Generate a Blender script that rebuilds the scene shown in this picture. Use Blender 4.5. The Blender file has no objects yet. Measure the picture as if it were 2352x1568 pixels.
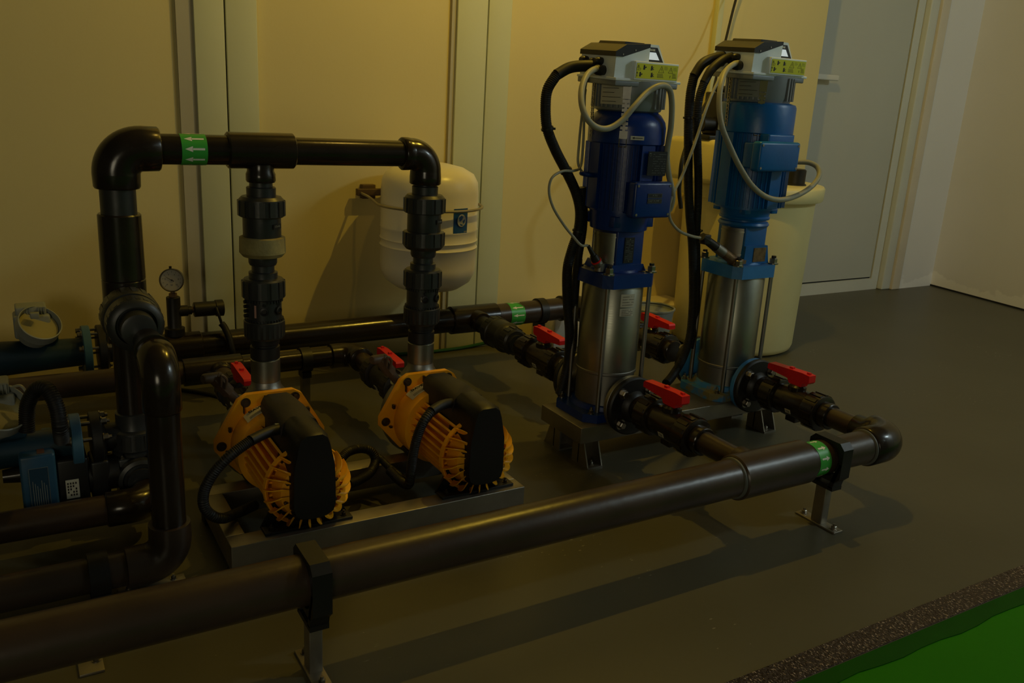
import bpy, bmesh, math, random
from mathutils import Vector, Matrix
random.seed(7)
PI = math.pi
S = bpy.context.scene
COL = S.collection

# ---------------------------------------------------------------- camera
def cam_matrix(yaw, pitch, roll, loc):
    yaw, pitch, roll = map(math.radians, (yaw, pitch, roll))
    fwd = Vector((math.sin(yaw)*math.cos(pitch), math.cos(yaw)*math.cos(pitch), -math.sin(pitch)))
    right = Vector((math.cos(yaw), -math.sin(yaw), 0))
    down = fwd.cross(right)
    r2 = math.cos(roll)*right + math.sin(roll)*down
    d2 = -math.sin(roll)*right + math.cos(roll)*down
    m = Matrix((r2, -d2, -fwd)).transposed().to_4x4()
    m.translation = loc
    return m
cd = bpy.data.cameras.new('camera'); cam = bpy.data.objects.new('camera', cd); COL.objects.link(cam)
cam.matrix_world = cam_matrix(31.3, 16.07, -3.27, (0, 0, 1.0))
cd.sensor_width = 36; cd.lens = 36*1981.5/2352; cd.clip_start = .02; cd.clip_end = 50
S.camera = cam
# ---------------------------------------------------------------- world, lights, exposure
w = bpy.data.worlds.new('world'); S.world = w; w.use_nodes = True
w.node_tree.nodes['Background'].inputs[0].default_value = (.75, .9, 1, 1)
w.node_tree.nodes['Background'].inputs[1].default_value = .004
def light(name, kind, loc, energy, color, size=.1, target=None, sizey=None):
    d = bpy.data.lights.new(name, kind); d.energy = energy; d.color = color
    if kind == 'AREA':
        d.size = size
        if sizey: d.shape = 'RECTANGLE'; d.size_y = sizey
    else: d.shadow_soft_size = size
    o = bpy.data.objects.new(name, d); COL.objects.link(o); o.location = loc
    if target: o.rotation_euler = (Vector(target)-Vector(loc)).to_track_quat('-Z', 'Y').to_euler()
    return o
light('ceiling_lamp_light', 'POINT', (1.85, 1.95, 2.3), 31, (1, .66, .07), .014)
light('ceiling_lamp_light', 'POINT', (1.24, 1.95, 2.32), 6, (1, .62, .10), .02)
light('far_lamp_light', 'POINT', (3.9, -.3, 2.5), 42, (.76, .93, .95), .1)
light('window_daylight', 'AREA', (-1.7, -2.2, 1.2), 14, (1, .88, .60), 1.0, (1.3, 2.2, .55), 1.1)
light('hall_lamp_light', 'POINT', (3.4, -1.6, 2.6), 3, (.8, 1, .92), .08)
S.view_settings.view_transform = 'Standard'; S.view_settings.look = 'None'
S.view_settings.exposure = 0.0; S.view_settings.gamma = 1; S.view_settings.use_curve_mapping = False

# ---------------------------------------------------------------- materials
MATS = {}
def mat(name, c, rough=.5, metal=0, var=.12, scale=6, bump=0, bscale=40, c2=None, spec=.5, coat=0, em=None):
    m = bpy.data.materials.new(name); m.use_nodes = True
    nt = m.node_tree; b = nt.nodes['Principled BSDF']
    b.inputs['Roughness'].default_value = rough; b.inputs['Metallic'].default_value = metal
    b.inputs['Specular IOR Level'].default_value = spec
    b.inputs['Coat Weight'].default_value = coat; b.inputs['Coat Roughness'].default_value = .08
    tc = nt.nodes.new('ShaderNodeTexCoord')
    n = nt.nodes.new('ShaderNodeTexNoise'); n.inputs['Scale'].default_value = scale; n.inputs['Detail'].default_value = 5
    nt.links.new(tc.outputs['Object'], n.inputs['Vector'])
    r = nt.nodes.new('ShaderNodeValToRGB'); e = r.color_ramp.elements
    e[0].position = .3; e[1].position = .7
    if c2 is None: c2 = tuple(max(0, x*(1-var)) for x in c); 
    e[0].color = (*c2, 1); e[1].color = (*c, 1)
    nt.links.new(n.outputs['Fac'], r.inputs['Fac']); nt.links.new(r.outputs['Color'], b.inputs['Base Color'])
    if bump:
        n2 = nt.nodes.new('ShaderNodeTexNoise'); n2.inputs['Scale'].default_value = bscale; n2.inputs['Detail'].default_value = 4
        nt.links.new(tc.outputs['Object'], n2.inputs['Vector'])
        bp = nt.nodes.new('ShaderNodeBump'); bp.inputs['Strength'].default_value = bump; bp.inputs['Distance'].default_value = .01
        nt.links.new(n2.outputs['Fac'], bp.inputs['Height']); nt.links.new(bp.outputs['Normal'], b.inputs['Normal'])
    if em:
        b.inputs['Emission Color'].default_value = (*em[0], 1); b.inputs['Emission Strength'].default_value = em[1]
    MATS[name] = m
    return m
PVC = mat('brown_grey_pvc', (.022, .016, .011), .2, var=.35, scale=9, bump=.04, bscale=25)
PVCD = mat('dusty_brown_pvc', (.056, .036, .023), .32, c2=(.034, .023, .016), scale=7, bump=.05)
GPVC = mat('dark_grey_pvc', (.030, .032, .031), .38, var=.25, scale=14, bump=.05)
GLUE = mat('grey_solvent_cement', (.12, .125, .12), .5)
BLK = mat('black_plastic', (.010, .0095, .009), .45, var=.3, bump=.03)
RUB = mat('black_rubber', (.008, .008, .008), .55, var=.2)
DUSTY = mat('dusty_black_plastic', (.03, .024, .018), .6, c2=(.012, .011, .010), scale=10, bump=.05, bscale=200)
RED = mat('red_plastic', (.70, .009, .008), .42, var=.12, scale=20)
YEL = mat('orange_yellow_enamel', (.92, .43, .001), .45, c2=(.80, .33, .001), scale=12, bump=.03, bscale=60)
BLU = mat('dark_blue_enamel', (.001, .032, .22), .33, c2=(.001, .022, .15), scale=6, bump=.04, bscale=80)
LBL = mat('mid_blue_enamel', (.001, .13, .44), .35, c2=(.001, .10, .32), scale=6, bump=.04, bscale=80)
SKY = mat('light_blue_enamel', (.04, .24, .60), .42, c2=(.035, .18, .45), scale=11, bump=.06, bscale=60)
def rusty():
    m = mat('rust_spotted_light_blue', (.04, .24, .60), .5, c2=(.22, .20, .08), scale=26, bump=.15, bscale=90)
    m.node_tree.nodes['Color Ramp'].color_ramp.elements[0].position = .42
    m.node_tree.nodes['Color Ramp'].color_ramp.elements[1].position = .55
    return m
RUST = rusty()
def brushed(name, c, rough, scl=(1, 1, 60)):
    m = mat(name, c, rough, 1, var=.25, scale=8)
    nt = m.node_tree; b = nt.nodes['Principled BSDF']
    tc = nt.nodes['Texture Coordinate']; mp = nt.nodes.new('ShaderNodeMapping'); mp.inputs['Scale'].default_value = scl
    n = nt.nodes.new('ShaderNodeTexNoise'); n.inputs['Scale'].default_value = 12; n.inputs['Detail'].default_value = 3
    nt.links.new(tc.outputs['Object'], mp.inputs[0]); nt.links.new(mp.outputs[0], n.inputs['Vector'])
    mr = nt.nodes.new('ShaderNodeMapRange'); mr.inputs[3].default_value = rough-.08; mr.inputs[4].default_value = rough+.12
    nt.links.new(n.outputs['Fac'], mr.inputs[0]); nt.links.new(mr.outputs[0], b.inputs['Roughness'])
    return m
SS = brushed('brushed_stainless', (.36, .37, .31), .36)
SSD = brushed('dull_cast_stainless', (.34, .33, .30), .45, (1, 1, 1))
GALV = mat('stainless_section', (.36, .33, .27), .42, .85, var=.3, scale=12, bump=.02)
BOLT = mat('bolt_steel', (.40, .37, .32), .32, 1, var=.3, scale=60)
BRS = mat('corroded_brass', (.30, .19, .10), .45, .7, var=.5, scale=60, bump=.1, bscale=120)
CBLG = mat('grey_cable_sheath', (.33, .33, .25), .5, var=.2, scale=14)
LGREY = mat('light_grey_plastic', (.82, .90, .92), .42, var=.08)
MGREY = mat('mid_grey_aluminium', (.27, .30, .33), .42, .3, var=.25, scale=10)
FGREY = mat('flow_meter_grey', (.30, .33, .31), .45, var=.15)
CREAM = mat('cream_plastic', (.82, .74, .36), .42, var=.1, scale=3)
TANKW = mat('cream_white_enamel', (.93, .88, .72), .3, var=.06, scale=3)
TAPE = mat('cream_thread_tape', (.34, .29, .11), .7, c2=(.22, .18, .07), scale=30, bump=.2, bscale=90)
YLAB = mat('yellow_label_film', (.72, .72, .01), .4, var=.08)
WLAB = mat('white_label_film', (.55, .53, .42), .45, var=.08)
GREEN = mat('green_label_film', (.05, .42, .06), .35, var=.1)
WHT = mat('white_print', (.80, .80, .74), .5, var=.05)
BLKP = mat('black_print', (.012, .012, .012), .5)
GPR = mat('grey_print', (.22, .24, .22), .5)
SCR = mat('lit_display', (.75, .82, .85), .3, em=((.75, .86, .95), .35))
STKB = mat('blue_sticker_film', (.012, .09, .30), .4, var=.1)
DIAL = mat('gauge_dial', (.45, .42, .32), .5, var=.05)
AMB = mat('amber_dial_cover', (.30, .27, .12), .35, var=.1)
CLAMPB = mat('clear_dusty_plastic', (.16, .13, .07), .35, var=.2)
# ---------------------------------------------------------------- mesh builder
def basis(d):
    d = Vector(d).normalized()
    u = d.orthogonal().normalized()
    if abs(d.z) > .9: u = Vector((1, 0, 0)); u = (u-d*u.dot(d)).normalized()
    elif abs(d.z) < .1:
        u = Vector((0, 0, 1)).cross(d).normalized()
    return u, d.cross(u), d
class MB:
    def __init__(s): s.v = []; s.f = []
    def add(s, vs, fs):
        k = len(s.v); s.v += [tuple(v) for v in vs]; s.f += [tuple(i+k for i in f) for f in fs]; return s
    def rev(s, o, d, prof, n=32, cap=True, a0=0, a1=2*PI):
        """surface of revolution: prof = [(t along d, radius)]"""
        u, v, d = basis(d); o = Vector(o); full = abs(a1-a0-2*PI) < 1e-6
        m = n if full else n+1; vs = []; fs = []
        for t, r in prof:
            for i in range(m):
                a = a0+(a1-a0)*i/n; vs.append(o+d*t+(u*math.cos(a)+v*math.sin(a))*r)
        for j in range(len(prof)-1):
            for i in range(n):
                i2 = (i+1) % m if full else i+1
                fs.append((j*m+i, j*m+i2, (j+1)*m+i2, (j+1)*m+i))
        if cap and full:
            fs.append(tuple(range(m))[::-1]); L = (len(prof)-1)*m; fs.append(tuple(range(L, L+m)))
        return s.add(vs, fs)
    def cyl(s, a, b, r, r2=None, n=32, ch=0):
        a, b = Vector(a), Vector(b); L = (b-a).length; r2 = r if r2 is None else r2
        if ch: return s.rev(a, b-a, [(0, r-ch), (ch, r), (L-ch, r2), (L, r2-ch)], n)
        return s.rev(a, b-a, [(0, r), (L, r2)], n)
    def box(s, lo, hi, ch=0):
        x0, y0, z0 = lo; x1, y1, z1 = hi
        if ch <= 0:
            vs = [(x, y, z) for z in (z0, z1) for y in (y0, y1) for x in (x0, x1)]
            return s.add(vs, [(0, 2, 3, 1), (4, 5, 7, 6), (0, 1, 5, 4), (2, 6, 7, 3), (0, 4, 6, 2), (1, 3, 7, 5)])
        bm = bmesh.new(); bmesh.ops.create_cube(bm, size=1)
        for v in bm.verts: v.co = Vector(((x0+x1)/2+v.co.x*(x1-x0), (y0+y1)/2+v.co.y*(y1-y0), (z0+z1)/2+v.co.z*(z1-z0)))
        bmesh.ops.bevel(bm, geom=list(bm.edges), offset=ch, segments=3, affect='EDGES', profile=.5)
        bm.verts.ensure_lookup_table(); s.add([v.co[:] for v in bm.verts], [[v.index for v in f.verts] for f in bm.faces]); bm.free(); return s
    def prism(s, poly, d, o=(0, 0, 0), u=(1, 0, 0), v=(0, 0, 1)):
        """poly in the (u, v) plane at o, extruded by vector d"""
        o, u, v, d = map(Vector, (o, u, v, d)); n = len(poly)
        a = [o+u*x+v*y for x, y in poly]; b = [p+d for p in a]
        fs = [tuple(range(n)), tuple(range(2*n-1, n-1, -1))]
        fs += [(i, i+n, (i+1) % n+n, (i+1) % n) for i in range(n)]
        return s.add(a+b, fs)
    def nut(s, o, d, r, h, washer=True):
        o, dd = Vector(o), Vector(d).normalized()
        if washer: s.cyl(o, o+dd*h*.25, r*1.35, n=20); o = o+dd*h*.25
        s.rev(o, dd, [(0, r), (h*.85, r), (h, r*.8)], 6)
        return s
    def bolt(s, o, d, r, h):
        s.nut(o, d, r, h); o = Vector(o)+Vector(d).normalized()*h*1.1
        return s.cyl(o, o+Vector(d).normalized()*h*.9, r*.5, n=12)
    def tube(s, pts, r, n=12, seg=6, corr=0, pitch=.004, straight=False):
        P = [Vector(p) for p in pts]
        if not straight and len(P) > 2:
            Q = []
            E = [P[0]*2-P[1]]+P+[P[-1]*2-P[-2]]
            for i in range(1, len(E)-2):
                for k in range(seg*2):
                    t = k/(seg*2); a, b, c, d = E[i-1:i+3]
                    Q.append(.5*((2*b)+(c-a)*t+(2*a-5*b+4*c-d)*t*t+(3*b-a-3*c+d)*t**3))
            Q.append(P[-1]); P = Q
        if corr:
            Q = []; acc = 0; step = pitch/4
            for a, b in zip(P, P[1:]):
                L = (b-a).length; k = max(1, int(L/step+.5))
                for i in range(k): Q.append(a.lerp(b, i/k))
            Q.append(P[-1]); P = Q
        m = len(P); vs = []; prev = None
        for i, p in enumerate(P):
            t = (P[min(i+1, m-1)]-P[max(i-1, 0)]).normalized()
            if prev is None: u = t.orthogonal().normalized()
            else: u = (prev-t*prev.dot(t)).normalized()
            prev = u; v = t.cross(u)
            rr = r*(1-corr*(1 if i % 4 in (2, 3) else 0))
            for j in range(n): vs.append(p+(u*math.cos(2*PI*j/n)+v*math.sin(2*PI*j/n))*rr)
        fs = [(i*n+j, i*n+(j+1) % n, (i+1)*n+(j+1) % n, (i+1)*n+j) for i in range(m-1) for j in range(n)]
        fs += [tuple(range(n))[::-1], tuple(range((m-1)*n, m*n))]
        return s.add(vs, fs)
    def elbow(s, c, a, b, R, r, n=32, k=10):
        """quarter bend whose corner is c, legs along a and b, bend radius R"""
        c, a, b = Vector(c), Vector(a).normalized(), Vector(b).normalized()
        o = c+a*R+b*R
        pts = [o-b*R*math.cos(t)-a*R*math.sin(t) for t in [PI/2*i/k for i in range(k+1)]]
        nrm = a.cross(b); vs = []
        for i, p in enumerate(pts):
            q = (p-o).normalized()
            for j in range(n): vs.append(p+(q*math.cos(2*PI*j/n)+nrm*math.sin(2*PI*j/n))*r)
        fs = [(i*n+j, i*n+(j+1) % n, (i+1)*n+(j+1) % n, (i+1)*n+j) for i in range(k) for j in range(n)]
        fs += [tuple(range(n))[::-1], tuple(range(k*n, (k+1)*n))]
        return s.add(vs, fs)
    def ribs(s, o, d, r, h, t0, t1, n, wdt, phase=0):
        """n raised ribs running along d on a cylinder of radius r"""
        u, v, d = basis(d); o = Vector(o)
        for i in range(n):
            a = 2*PI*i/n+phase; e = u*math.cos(a)+v*math.sin(a); g = d.cross(e)
            q = [o+d*t+e*rr+g*x for t in (t0, t1) for rr in (r-.002, r+h) for x in (-wdt/2, wdt/2)]
            s.add(q, [(0, 1, 3, 2), (4, 6, 7, 5), (0, 4, 5, 1), (2, 3, 7, 6), (0, 2, 6, 4), (1, 5, 7, 3)])
        return s
    def xf(s, M):
        s.v = [tuple(M @ Vector(v)) for v in s.v]; return s
    def build(s, name, m, parent=None, ang=35, loc=None):
        me = bpy.data.meshes.new(name)
        base = Vector(WL.get(parent.name, (0, 0, 0))) if parent else Vector(loc or (0, 0, 0))
        me.from_pydata([tuple(Vector(v)-base) for v in s.v], [], s.f)
        bm = bmesh.new(); bm.from_mesh(me); bmesh.ops.recalc_face_normals(bm, faces=bm.faces); bm.to_mesh(me); bm.free()
        for p in me.polygons: p.use_smooth = True
        me.set_sharp_from_angle(angle=math.radians(ang)); me.materials.append(m)
        o = bpy.data.objects.new(name, me); COL.objects.link(o)
        if parent: o.parent = parent
        else: o.location = base
        WL[o.name] = tuple(base)
        return o
WL = {}
def thing(name, label, cat, loc=(0, 0, 0), group=None):
    o = bpy.data.objects.new(name, None); COL.objects.link(o); o.location = loc; o.empty_display_size = .05
    WL[o.name] = tuple(loc); tag(o, label, cat, group); return o
def tag(o, label, cat, group=None):
    o['label'] = label; o['category'] = cat
    if group: o['group'] = group
    return o
def struct(o): o['kind'] = 'structure'; return o
def kids(o): return [c for c in bpy.data.objects if c.parent == o]
def dup(root, loc, label, cat=None, group=None):
    def cp(o, par):
        c = o.copy(); COL.objects.link(c)
        if par: c.parent = par
        for ch in kids(o): cp(ch, c)
        return c
    r = cp(root, None); r.location = loc; WL[r.name] = tuple(loc); r['label'] = label
    if group: r['group'] = group
    return r
def text(s, size, M, m, parent, name='lettering', ext=.0003, align='CENTER', bold=0):
    c = bpy.data.curves.new('t', 'FONT'); c.body = s; c.size = size; c.align_x = align; c.align_y = 'CENTER'; c.extrude = ext
    c.offset = bold; c.resolution_u = 2
    o = bpy.data.objects.new('t', c); COL.objects.link(o)
    me = bpy.data.meshes.new_from_object(o); bpy.data.objects.remove(o); bpy.data.curves.remove(c)
    me.transform(M); base = Vector(WL[parent.name]); me.transform(Matrix.Translation(-base))
    me.materials.clear(); me.materials.append(m); me.name = name
    q = bpy.data.objects.new(name, me); COL.objects.link(q); q.parent = parent; WL[q.name] = tuple(base); return q
def face(loc, rz=0, tilt=0, spin=0):
    """matrix of a decal that faces -Y (then turned by rz about Z); tilt leans it back"""
    return Matrix.Translation(loc) @ Matrix.Rotation(rz, 4, 'Z') @ Matrix.Rotation(PI/2-tilt, 4, 'X') @ Matrix.Rotation(spin, 4, 'Z')
def quadM(M, w, h, t=.0006):
    b = MB(); b.box((-w/2, -h/2, 0), (w/2, h/2, t)); return b.xf(M)
def print_lines(M, w, h, n, m, parent, seed=1, z=.0006, th=.0008, name='small_print'):
    """rows of small unreadable print as short dashes"""
    rnd = random.Random(seed); b = MB()
    for i in range(n):
        y = h/2-(i+.5)*h/n; x = -w/2
        while x < w/2:
            L = rnd.uniform(.0015, .006); e = min(x+L, w/2)
            if rnd.random() < .8: b.box((x, y-th/2, z), (e, y+th/2, z+.0004))
            x = e+.0010
    return b.xf(M).build(name, m, parent)
def band(o, d, r, t0, t1, a0=0, a1=2*PI, n=40, th=.0008):
    return MB().rev(o, d, [(t0, r), (t0, r+th), (t1, r+th), (t1, r)], n, False, a0, a1)
def flow_label(parent, o, d, r, t0, t1, sgn, n=9, pad=.006):
    """green flow tape round a pipe with white arrows running along it"""
    gl = band(o, d, r, t0, t1).build('flow_label', GREEN, parent)
    u, v, dd = basis(d); o = Vector(o); L = t1-t0-2*pad; b = MB(); w_ = .006
    for i in range(n):
        a = 2*PI*(i+.35)/n
        def P(t, x):
            an = a+x/r; return o+dd*(t0+pad+(t if sgn > 0 else L-t))+(u*math.cos(an)+v*math.sin(an))*(r+.0013)
        pl = [(0, -w_*.35), (L*.6, -w_*.35), (L*.6, -w_), (L, 0), (L*.6, w_), (L*.6, w_*.35), (0, w_*.35)]
        k = [P(*q) for q in pl]
        b.add(k, [(0, 1, 5, 6), (2, 3, 4), (1, 2, 4), (1, 4, 5)])
    b.build('arrows', WHT, gl)
# ================================================================ setting
def surf_mat(name, c, rough, patches=None, **k):
    return mat(name, c, rough, **k)
FLOORG = mat('grey_floor_paint', (.098, .093, .060), .40, c2=(.084, .079, .050), scale=2.2, bump=.03, bscale=30, spec=.35)
def scuffs(m):
    nt = m.node_tree; b = nt.nodes['Principled BSDF']; tc = nt.nodes['Texture Coordinate']; rp = nt.nodes['Color Ramp']
    mp = nt.nodes.new('ShaderNodeMapping'); mp.inputs['Rotation'].default_value = (0, 0, .6); mp.inputs['Scale'].default_value = (18, 130, 1)
    n = nt.nodes.new('ShaderNodeTexNoise'); n.inputs['Scale'].default_value = 1.6; n.inputs['Detail'].default_value = 6
    n3 = nt.nodes.new('ShaderNodeTexNoise'); n3.inputs['Scale'].default_value = 2.5
    mu = nt.nodes.new('ShaderNodeMath'); mu.operation = 'MULTIPLY'
    r = nt.nodes.new('ShaderNodeValToRGB'); r.color_ramp.elements[0].position = .44; r.color_ramp.elements[1].position = .52
    mx = nt.nodes.new('ShaderNodeMix'); mx.data_type = 'RGBA'; mx.inputs['B'].default_value = (.22, .21, .17, 1)
    for s_ in (mp, n3): nt.links.new(tc.outputs['Object'], s_.inputs['Vector'])
    nt.links.new(mp.outputs[0], n.inputs['Vector'])
    nt.links.new(n.outputs['Fac'], mu.inputs[0]); nt.links.new(n3.outputs['Fac'], mu.inputs[1])
    nt.links.new(mu.outputs[0], r.inputs[0])
    vo = nt.nodes.new('ShaderNodeTexVoronoi'); vo.inputs['Scale'].default_value = 70; mp2 = nt.nodes.new('ShaderNodeMapping'); mp2.inputs['Rotation'].default_value = (0, 0, -.5); mp2.inputs['Scale'].default_value = (.45, 1, 1)
    nt.links.new(tc.outputs['Object'], mp2.inputs[0]); nt.links.new(mp2.outputs[0], vo.inputs['Vector'])
    n4 = nt.nodes.new('ShaderNodeTexNoise'); n4.inputs['Scale'].default_value = 3.1; n4.inputs['Detail'].default_value = 3; nt.links.new(tc.outputs['Object'], n4.inputs['Vector'])
    th = nt.nodes.new('ShaderNodeMapRange'); th.inputs[1].default_value = .54; th.inputs[2].default_value = .74; th.inputs[3].default_value = 0; th.inputs[4].default_value = .20
    nt.links.new(n4.outputs['Fac'], th.inputs[0]); lt = nt.nodes.new('ShaderNodeMath'); lt.operation = 'LESS_THAN'; nt.links.new(vo.outputs['Distance'], lt.inputs[0]); nt.links.new(th.outputs[0], lt.inputs[1])
    mm = nt.nodes.new('ShaderNodeMath'); mm.operation = 'MAXIMUM'; nt.links.new(r.outputs[0], mm.inputs[0]); nt.links.new(lt.outputs[0], mm.inputs[1]); nt.links.new(mm.outputs[0], mx.inputs['Factor'])
    nt.links.new(rp.outputs['Color'], mx.inputs['A']); nt.links.new(mx.outputs['Result'], b.inputs['Base Color'])
scuffs(FLOORG)
FLOORGR = mat('green_floor_paint', (.024, .20, .0002), .45, c2=(.020, .175, .0002), scale=3, bump=.03, spec=.08)
GLIT = mat('textured_metal_tape', (.95, .78, .66), .30, .9, c2=(.12, .09, .075), scale=330, bump=1, bscale=260)
def glit(m):
    nt = m.node_tree; e = nt.nodes['Color Ramp'].color_ramp.elements; e[0].position = .60; e[1].position = .70
    mp = nt.nodes.new('ShaderNodeMapping'); mp.inputs['Scale'].default_value = (1.0, .5, 1)
    nn = [x for x in nt.nodes if x.type == 'TEX_NOISE'][0]; nn.inputs['Detail'].default_value = 1
    nt.links.new(nt.nodes['Texture Coordinate'].outputs['Object'], mp.inputs[0]); nt.links.new(mp.outputs[0], nn.inputs['Vector'])
    glit2(m)
def glit2(m):
    nt = m.node_tree; n = [x for x in nt.nodes if x.type == 'TEX_NOISE'][-1]
    mp = nt.nodes.new('ShaderNodeMapping'); mp.inputs['Scale'].default_value = (1.0, .55, 1)
    nt.links.new(nt.nodes['Texture Coordinate'].outputs['Object'], mp.inputs[0]); nt.links.new(mp.outputs[0], n.inputs['Vector'])
    [x for x in nt.nodes if x.type == 'BUMP'][0].inputs['Distance'].default_value = .02
glit(GLIT)
WALLM = mat('beige_wall_paint', (.74, .63, .28), .6, c2=(.71, .60, .265), scale=1.5, bump=.03, bscale=90)
FLOORDG = mat('dark_green_edge_paint', (.008, .085, .002), .45, c2=(.006, .07, .002), scale=12, spec=.08)
TRIMM = mat('grey_green_metal_trim', (.68, .69, .42), .5, var=.06, scale=3)
TRIMD = mat('grey_metal_return', (.50, .46, .32), .5, var=.06, scale=3)
DOORM = mat('grey_door_panel', (.58, .60, .55), .5, var=.05, scale=2)
DOORF = mat('pale_door_frame', (.72, .74, .68), .45, var=.05)
RWALL = mat('off_white_wall_paint', (.88, .87, .86), .65, c2=(.85, .84, .82), scale=2, bump=.05, bscale=40)
def peeling(m):
    nt = m.node_tree; b = nt.nodes['Principled BSDF']; tc = nt.nodes['Texture Coordinate']; rp = nt.nodes['Color Ramp']
    sp = nt.nodes.new('ShaderNodeSeparateXYZ'); nt.links.new(tc.outputs['Object'], sp.inputs[0])
    n = nt.nodes.new('ShaderNodeTexNoise'); n.inputs['Scale'].default_value = 9; n.inputs['Detail'].default_value = 6
    nt.links.new(tc.outputs['Object'], n.inputs['Vector'])
    a = nt.nodes.new('ShaderNodeMath'); a.operation = 'MULTIPLY_ADD'; a.inputs[1].default_value = -.20; nt.links.new(n.outputs['Fac'], a.inputs[0]); nt.links.new(sp.outputs['Z'], a.inputs[2])
    r = nt.nodes.new('ShaderNodeValToRGB'); r.color_ramp.elements[0].color = (1, 1, 1, 1); r.color_ramp.elements[1].color = (0, 0, 0, 1)
    r.color_ramp.elements[0].position = .0; r.color_ramp.elements[1].position = .012
    c = nt.nodes.new('ShaderNodeMath'); c.operation = 'ADD'; c.inputs[1].default_value = .045; nt.links.new(a.outputs[0], c.inputs[0]); nt.links.new(c.outputs[0], r.inputs[0])
    mx = nt.nodes.new('ShaderNodeMix'); mx.data_type = 'RGBA'; mx.inputs['B'].default_value = (.97, .96, .94, 1)
    nt.links.new(r.outputs[0], mx.inputs['Factor']); nt.links.new(rp.outputs['Color'], mx.inputs['A']); nt.links.new(mx.outputs['Result'], b.inputs['Base Color'])
peeling(RWALL)
CEIL = mat('ceiling_paint', (.16, .15, .13), .8)
HALL = mat('dark_hall_wall', (.14, .13, .11), .8)
CREAMT = mat('cream_trim_paint', (.80, .72, .58), .5, var=.08)
DARK = mat('dark_gap', (.012, .012, .012), .8)

Z1 = 2.75
b = MB(); b.box((-3.2, .862, -.12), (5.4, 4.6, 0))
fl = struct(b.build('floor', FLOORG, loc=(0, 0, 0)))
b = MB(); b.box((-3.2, -2.6, -.14), (5.4, .862, -.002)); b.build('green_floor_area', FLOORGR, fl)
b = MB(); ed = [(-3.2+.06*i, .824+.0035*math.sin(i*1.7)+.003*math.sin(i*.53)) for i in range(144)]
b.prism(ed+[(5.4, .864), (-3.2, .864)], (0, 0, .0016), (0, 0, -.0018), (1, 0, 0), (0, 1, 0)); b.build('dark_green_edge', FLOORDG, fl)
b = MB(); b.box((-3.2, .864, .0), (4.9, .918, .0022)); struct(b.build('trim_1', GLIT, loc=(0, .89, 0)))
WB = 2.97
b = MB(); b.box((-3.2, WB, 0), (3.425, WB+.12, Z1)); struct(b.build('wall_back', WALLM, loc=(0, WB, 0)))
# flat metal cover strips over the wall joints
def cover(name, x0, x1, seam, xl=None):
    b = MB(); b.box((x0, WB-.022, 0), (seam-.0025, WB, Z1), .002); b.box((seam+.0025, WB-.022, 0), (x1, WB, Z1), .002)
    o = struct(b.build(name, TRIMM, loc=(seam, WB-.01, 0)))
    b = MB(); b.box((seam-.003, WB-.012, 0), (seam+.003, WB, Z1)); b.build('seam', DARK, o)
    if xl is not None:
        b = MB(); b.box((xl, WB-.012, 0), (x0, WB, Z1)); b.build('side_strip', TRIMD, o)
cover('trim_2', .578, .772, .672, .527)
cover('trim_3', 1.488, 1.712, 1.613, 1.47)

# door in its recess: leaf, dark rebate seam, frame stile and sill rail
b = MB(); b.box((3.30, 3.205, .075), (4.385, 3.245, 2.3)); dr = struct(b.build('door_1', DOORM, loc=(3.9, 3.22, 0)))
b = MB(); b.box((4.385, 3.215, .06), (4.393, 3.245, 2.3)); b.box((3.30, 3.215, .066), (4.393, 3.245, .0755)); b.build('rebate_seam', DARK, dr)
b = MB(); b.box((4.393, 3.20, .0), (4.452, 3.25, 2.4)); b.box((3.30, 3.20, .0), (4.393, 3.25, .066)); b.build('stile', DOORF, dr)
b = MB(); b.box((4.452, 3.21, 0), (4.456, 3.25, 2.4)); b.build('frame_seam', DARK, dr)
b = MB(); b.box((4.456, 3.165, 0), (4.53, 3.26, 2.4), .008); b.build('door_frame', DOORF, dr)
b = MB(); b.box((3.30, 3.13, 0), (3.33, 3.25, Z1)); b.build('hinge_stile', DOORF, dr)
b = MB(); b.box((3.50, 3.16, 1.150), (3.54, 3.205, 1.172)); b.box((3.44, 3.145, 1.148), (3.785, 3.167, 1.176), .006); b.build('door_handle', WHT, dr)
b = MB(); b.prism([(4.908, 3.16), (4.148, -2.6), (4.160, -2.6), (4.920, 3.16)], (0, 0, .009), u=(1, 0, 0), v=(0, 1, 0)); struct(b.build('floor_gap_right', DARK, loc=(4.9, 3.0, 0)))  # thin dark strip added as the grimy gap line where wall meets floor
b = MB(); b.box((4.53, 3.15, 0), (4.60, 3.30, Z1), .004); struct(b.build('trim_4', CREAMT, loc=(4.56, 3.2, 0)))
b = MB(); b.box((4.60, 3.158, 0), (5.2, 3.36, Z1)); struct(b.build('wall_back_right', RWALL, loc=(4.8, 3.2, 0)))
b = MB(); b.prism([(4.912, 3.16), (4.15, -2.6), (5.3, -2.6), (5.3, 3.16)], (0, 0, Z1), u=(1, 0, 0), v=(0, 1, 0)); struct(b.build('wall_right', RWALL, loc=(4.9, 3.0, 0)))
b = MB(); b.box((-3.3, -2.6, -.14), (-3.2, 3.1, Z1)); struct(b.build('wall_left', HALL, loc=(-3.2, 0, 0)))
b = MB(); b.box((-3.3, -2.7, -.14), (5.4, -2.6, Z1)); struct(b.build('wall_front', HALL, loc=(0, -2.6, 0)))
b = MB(); b.box((-3.3, -2.7, Z1), (5.4, 3.4, Z1+.1)); struct(b.build('ceiling', CEIL, loc=(0, 0, Z1)))
# low plinth at the foot of the wall behind the salt tank
b = MB(); b.box((1.9, 2.80, .0), (2.62, WB, .145), .006); struct(b.build('trim_5', CREAMT, loc=(2.2, 2.9, 0)))

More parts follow.
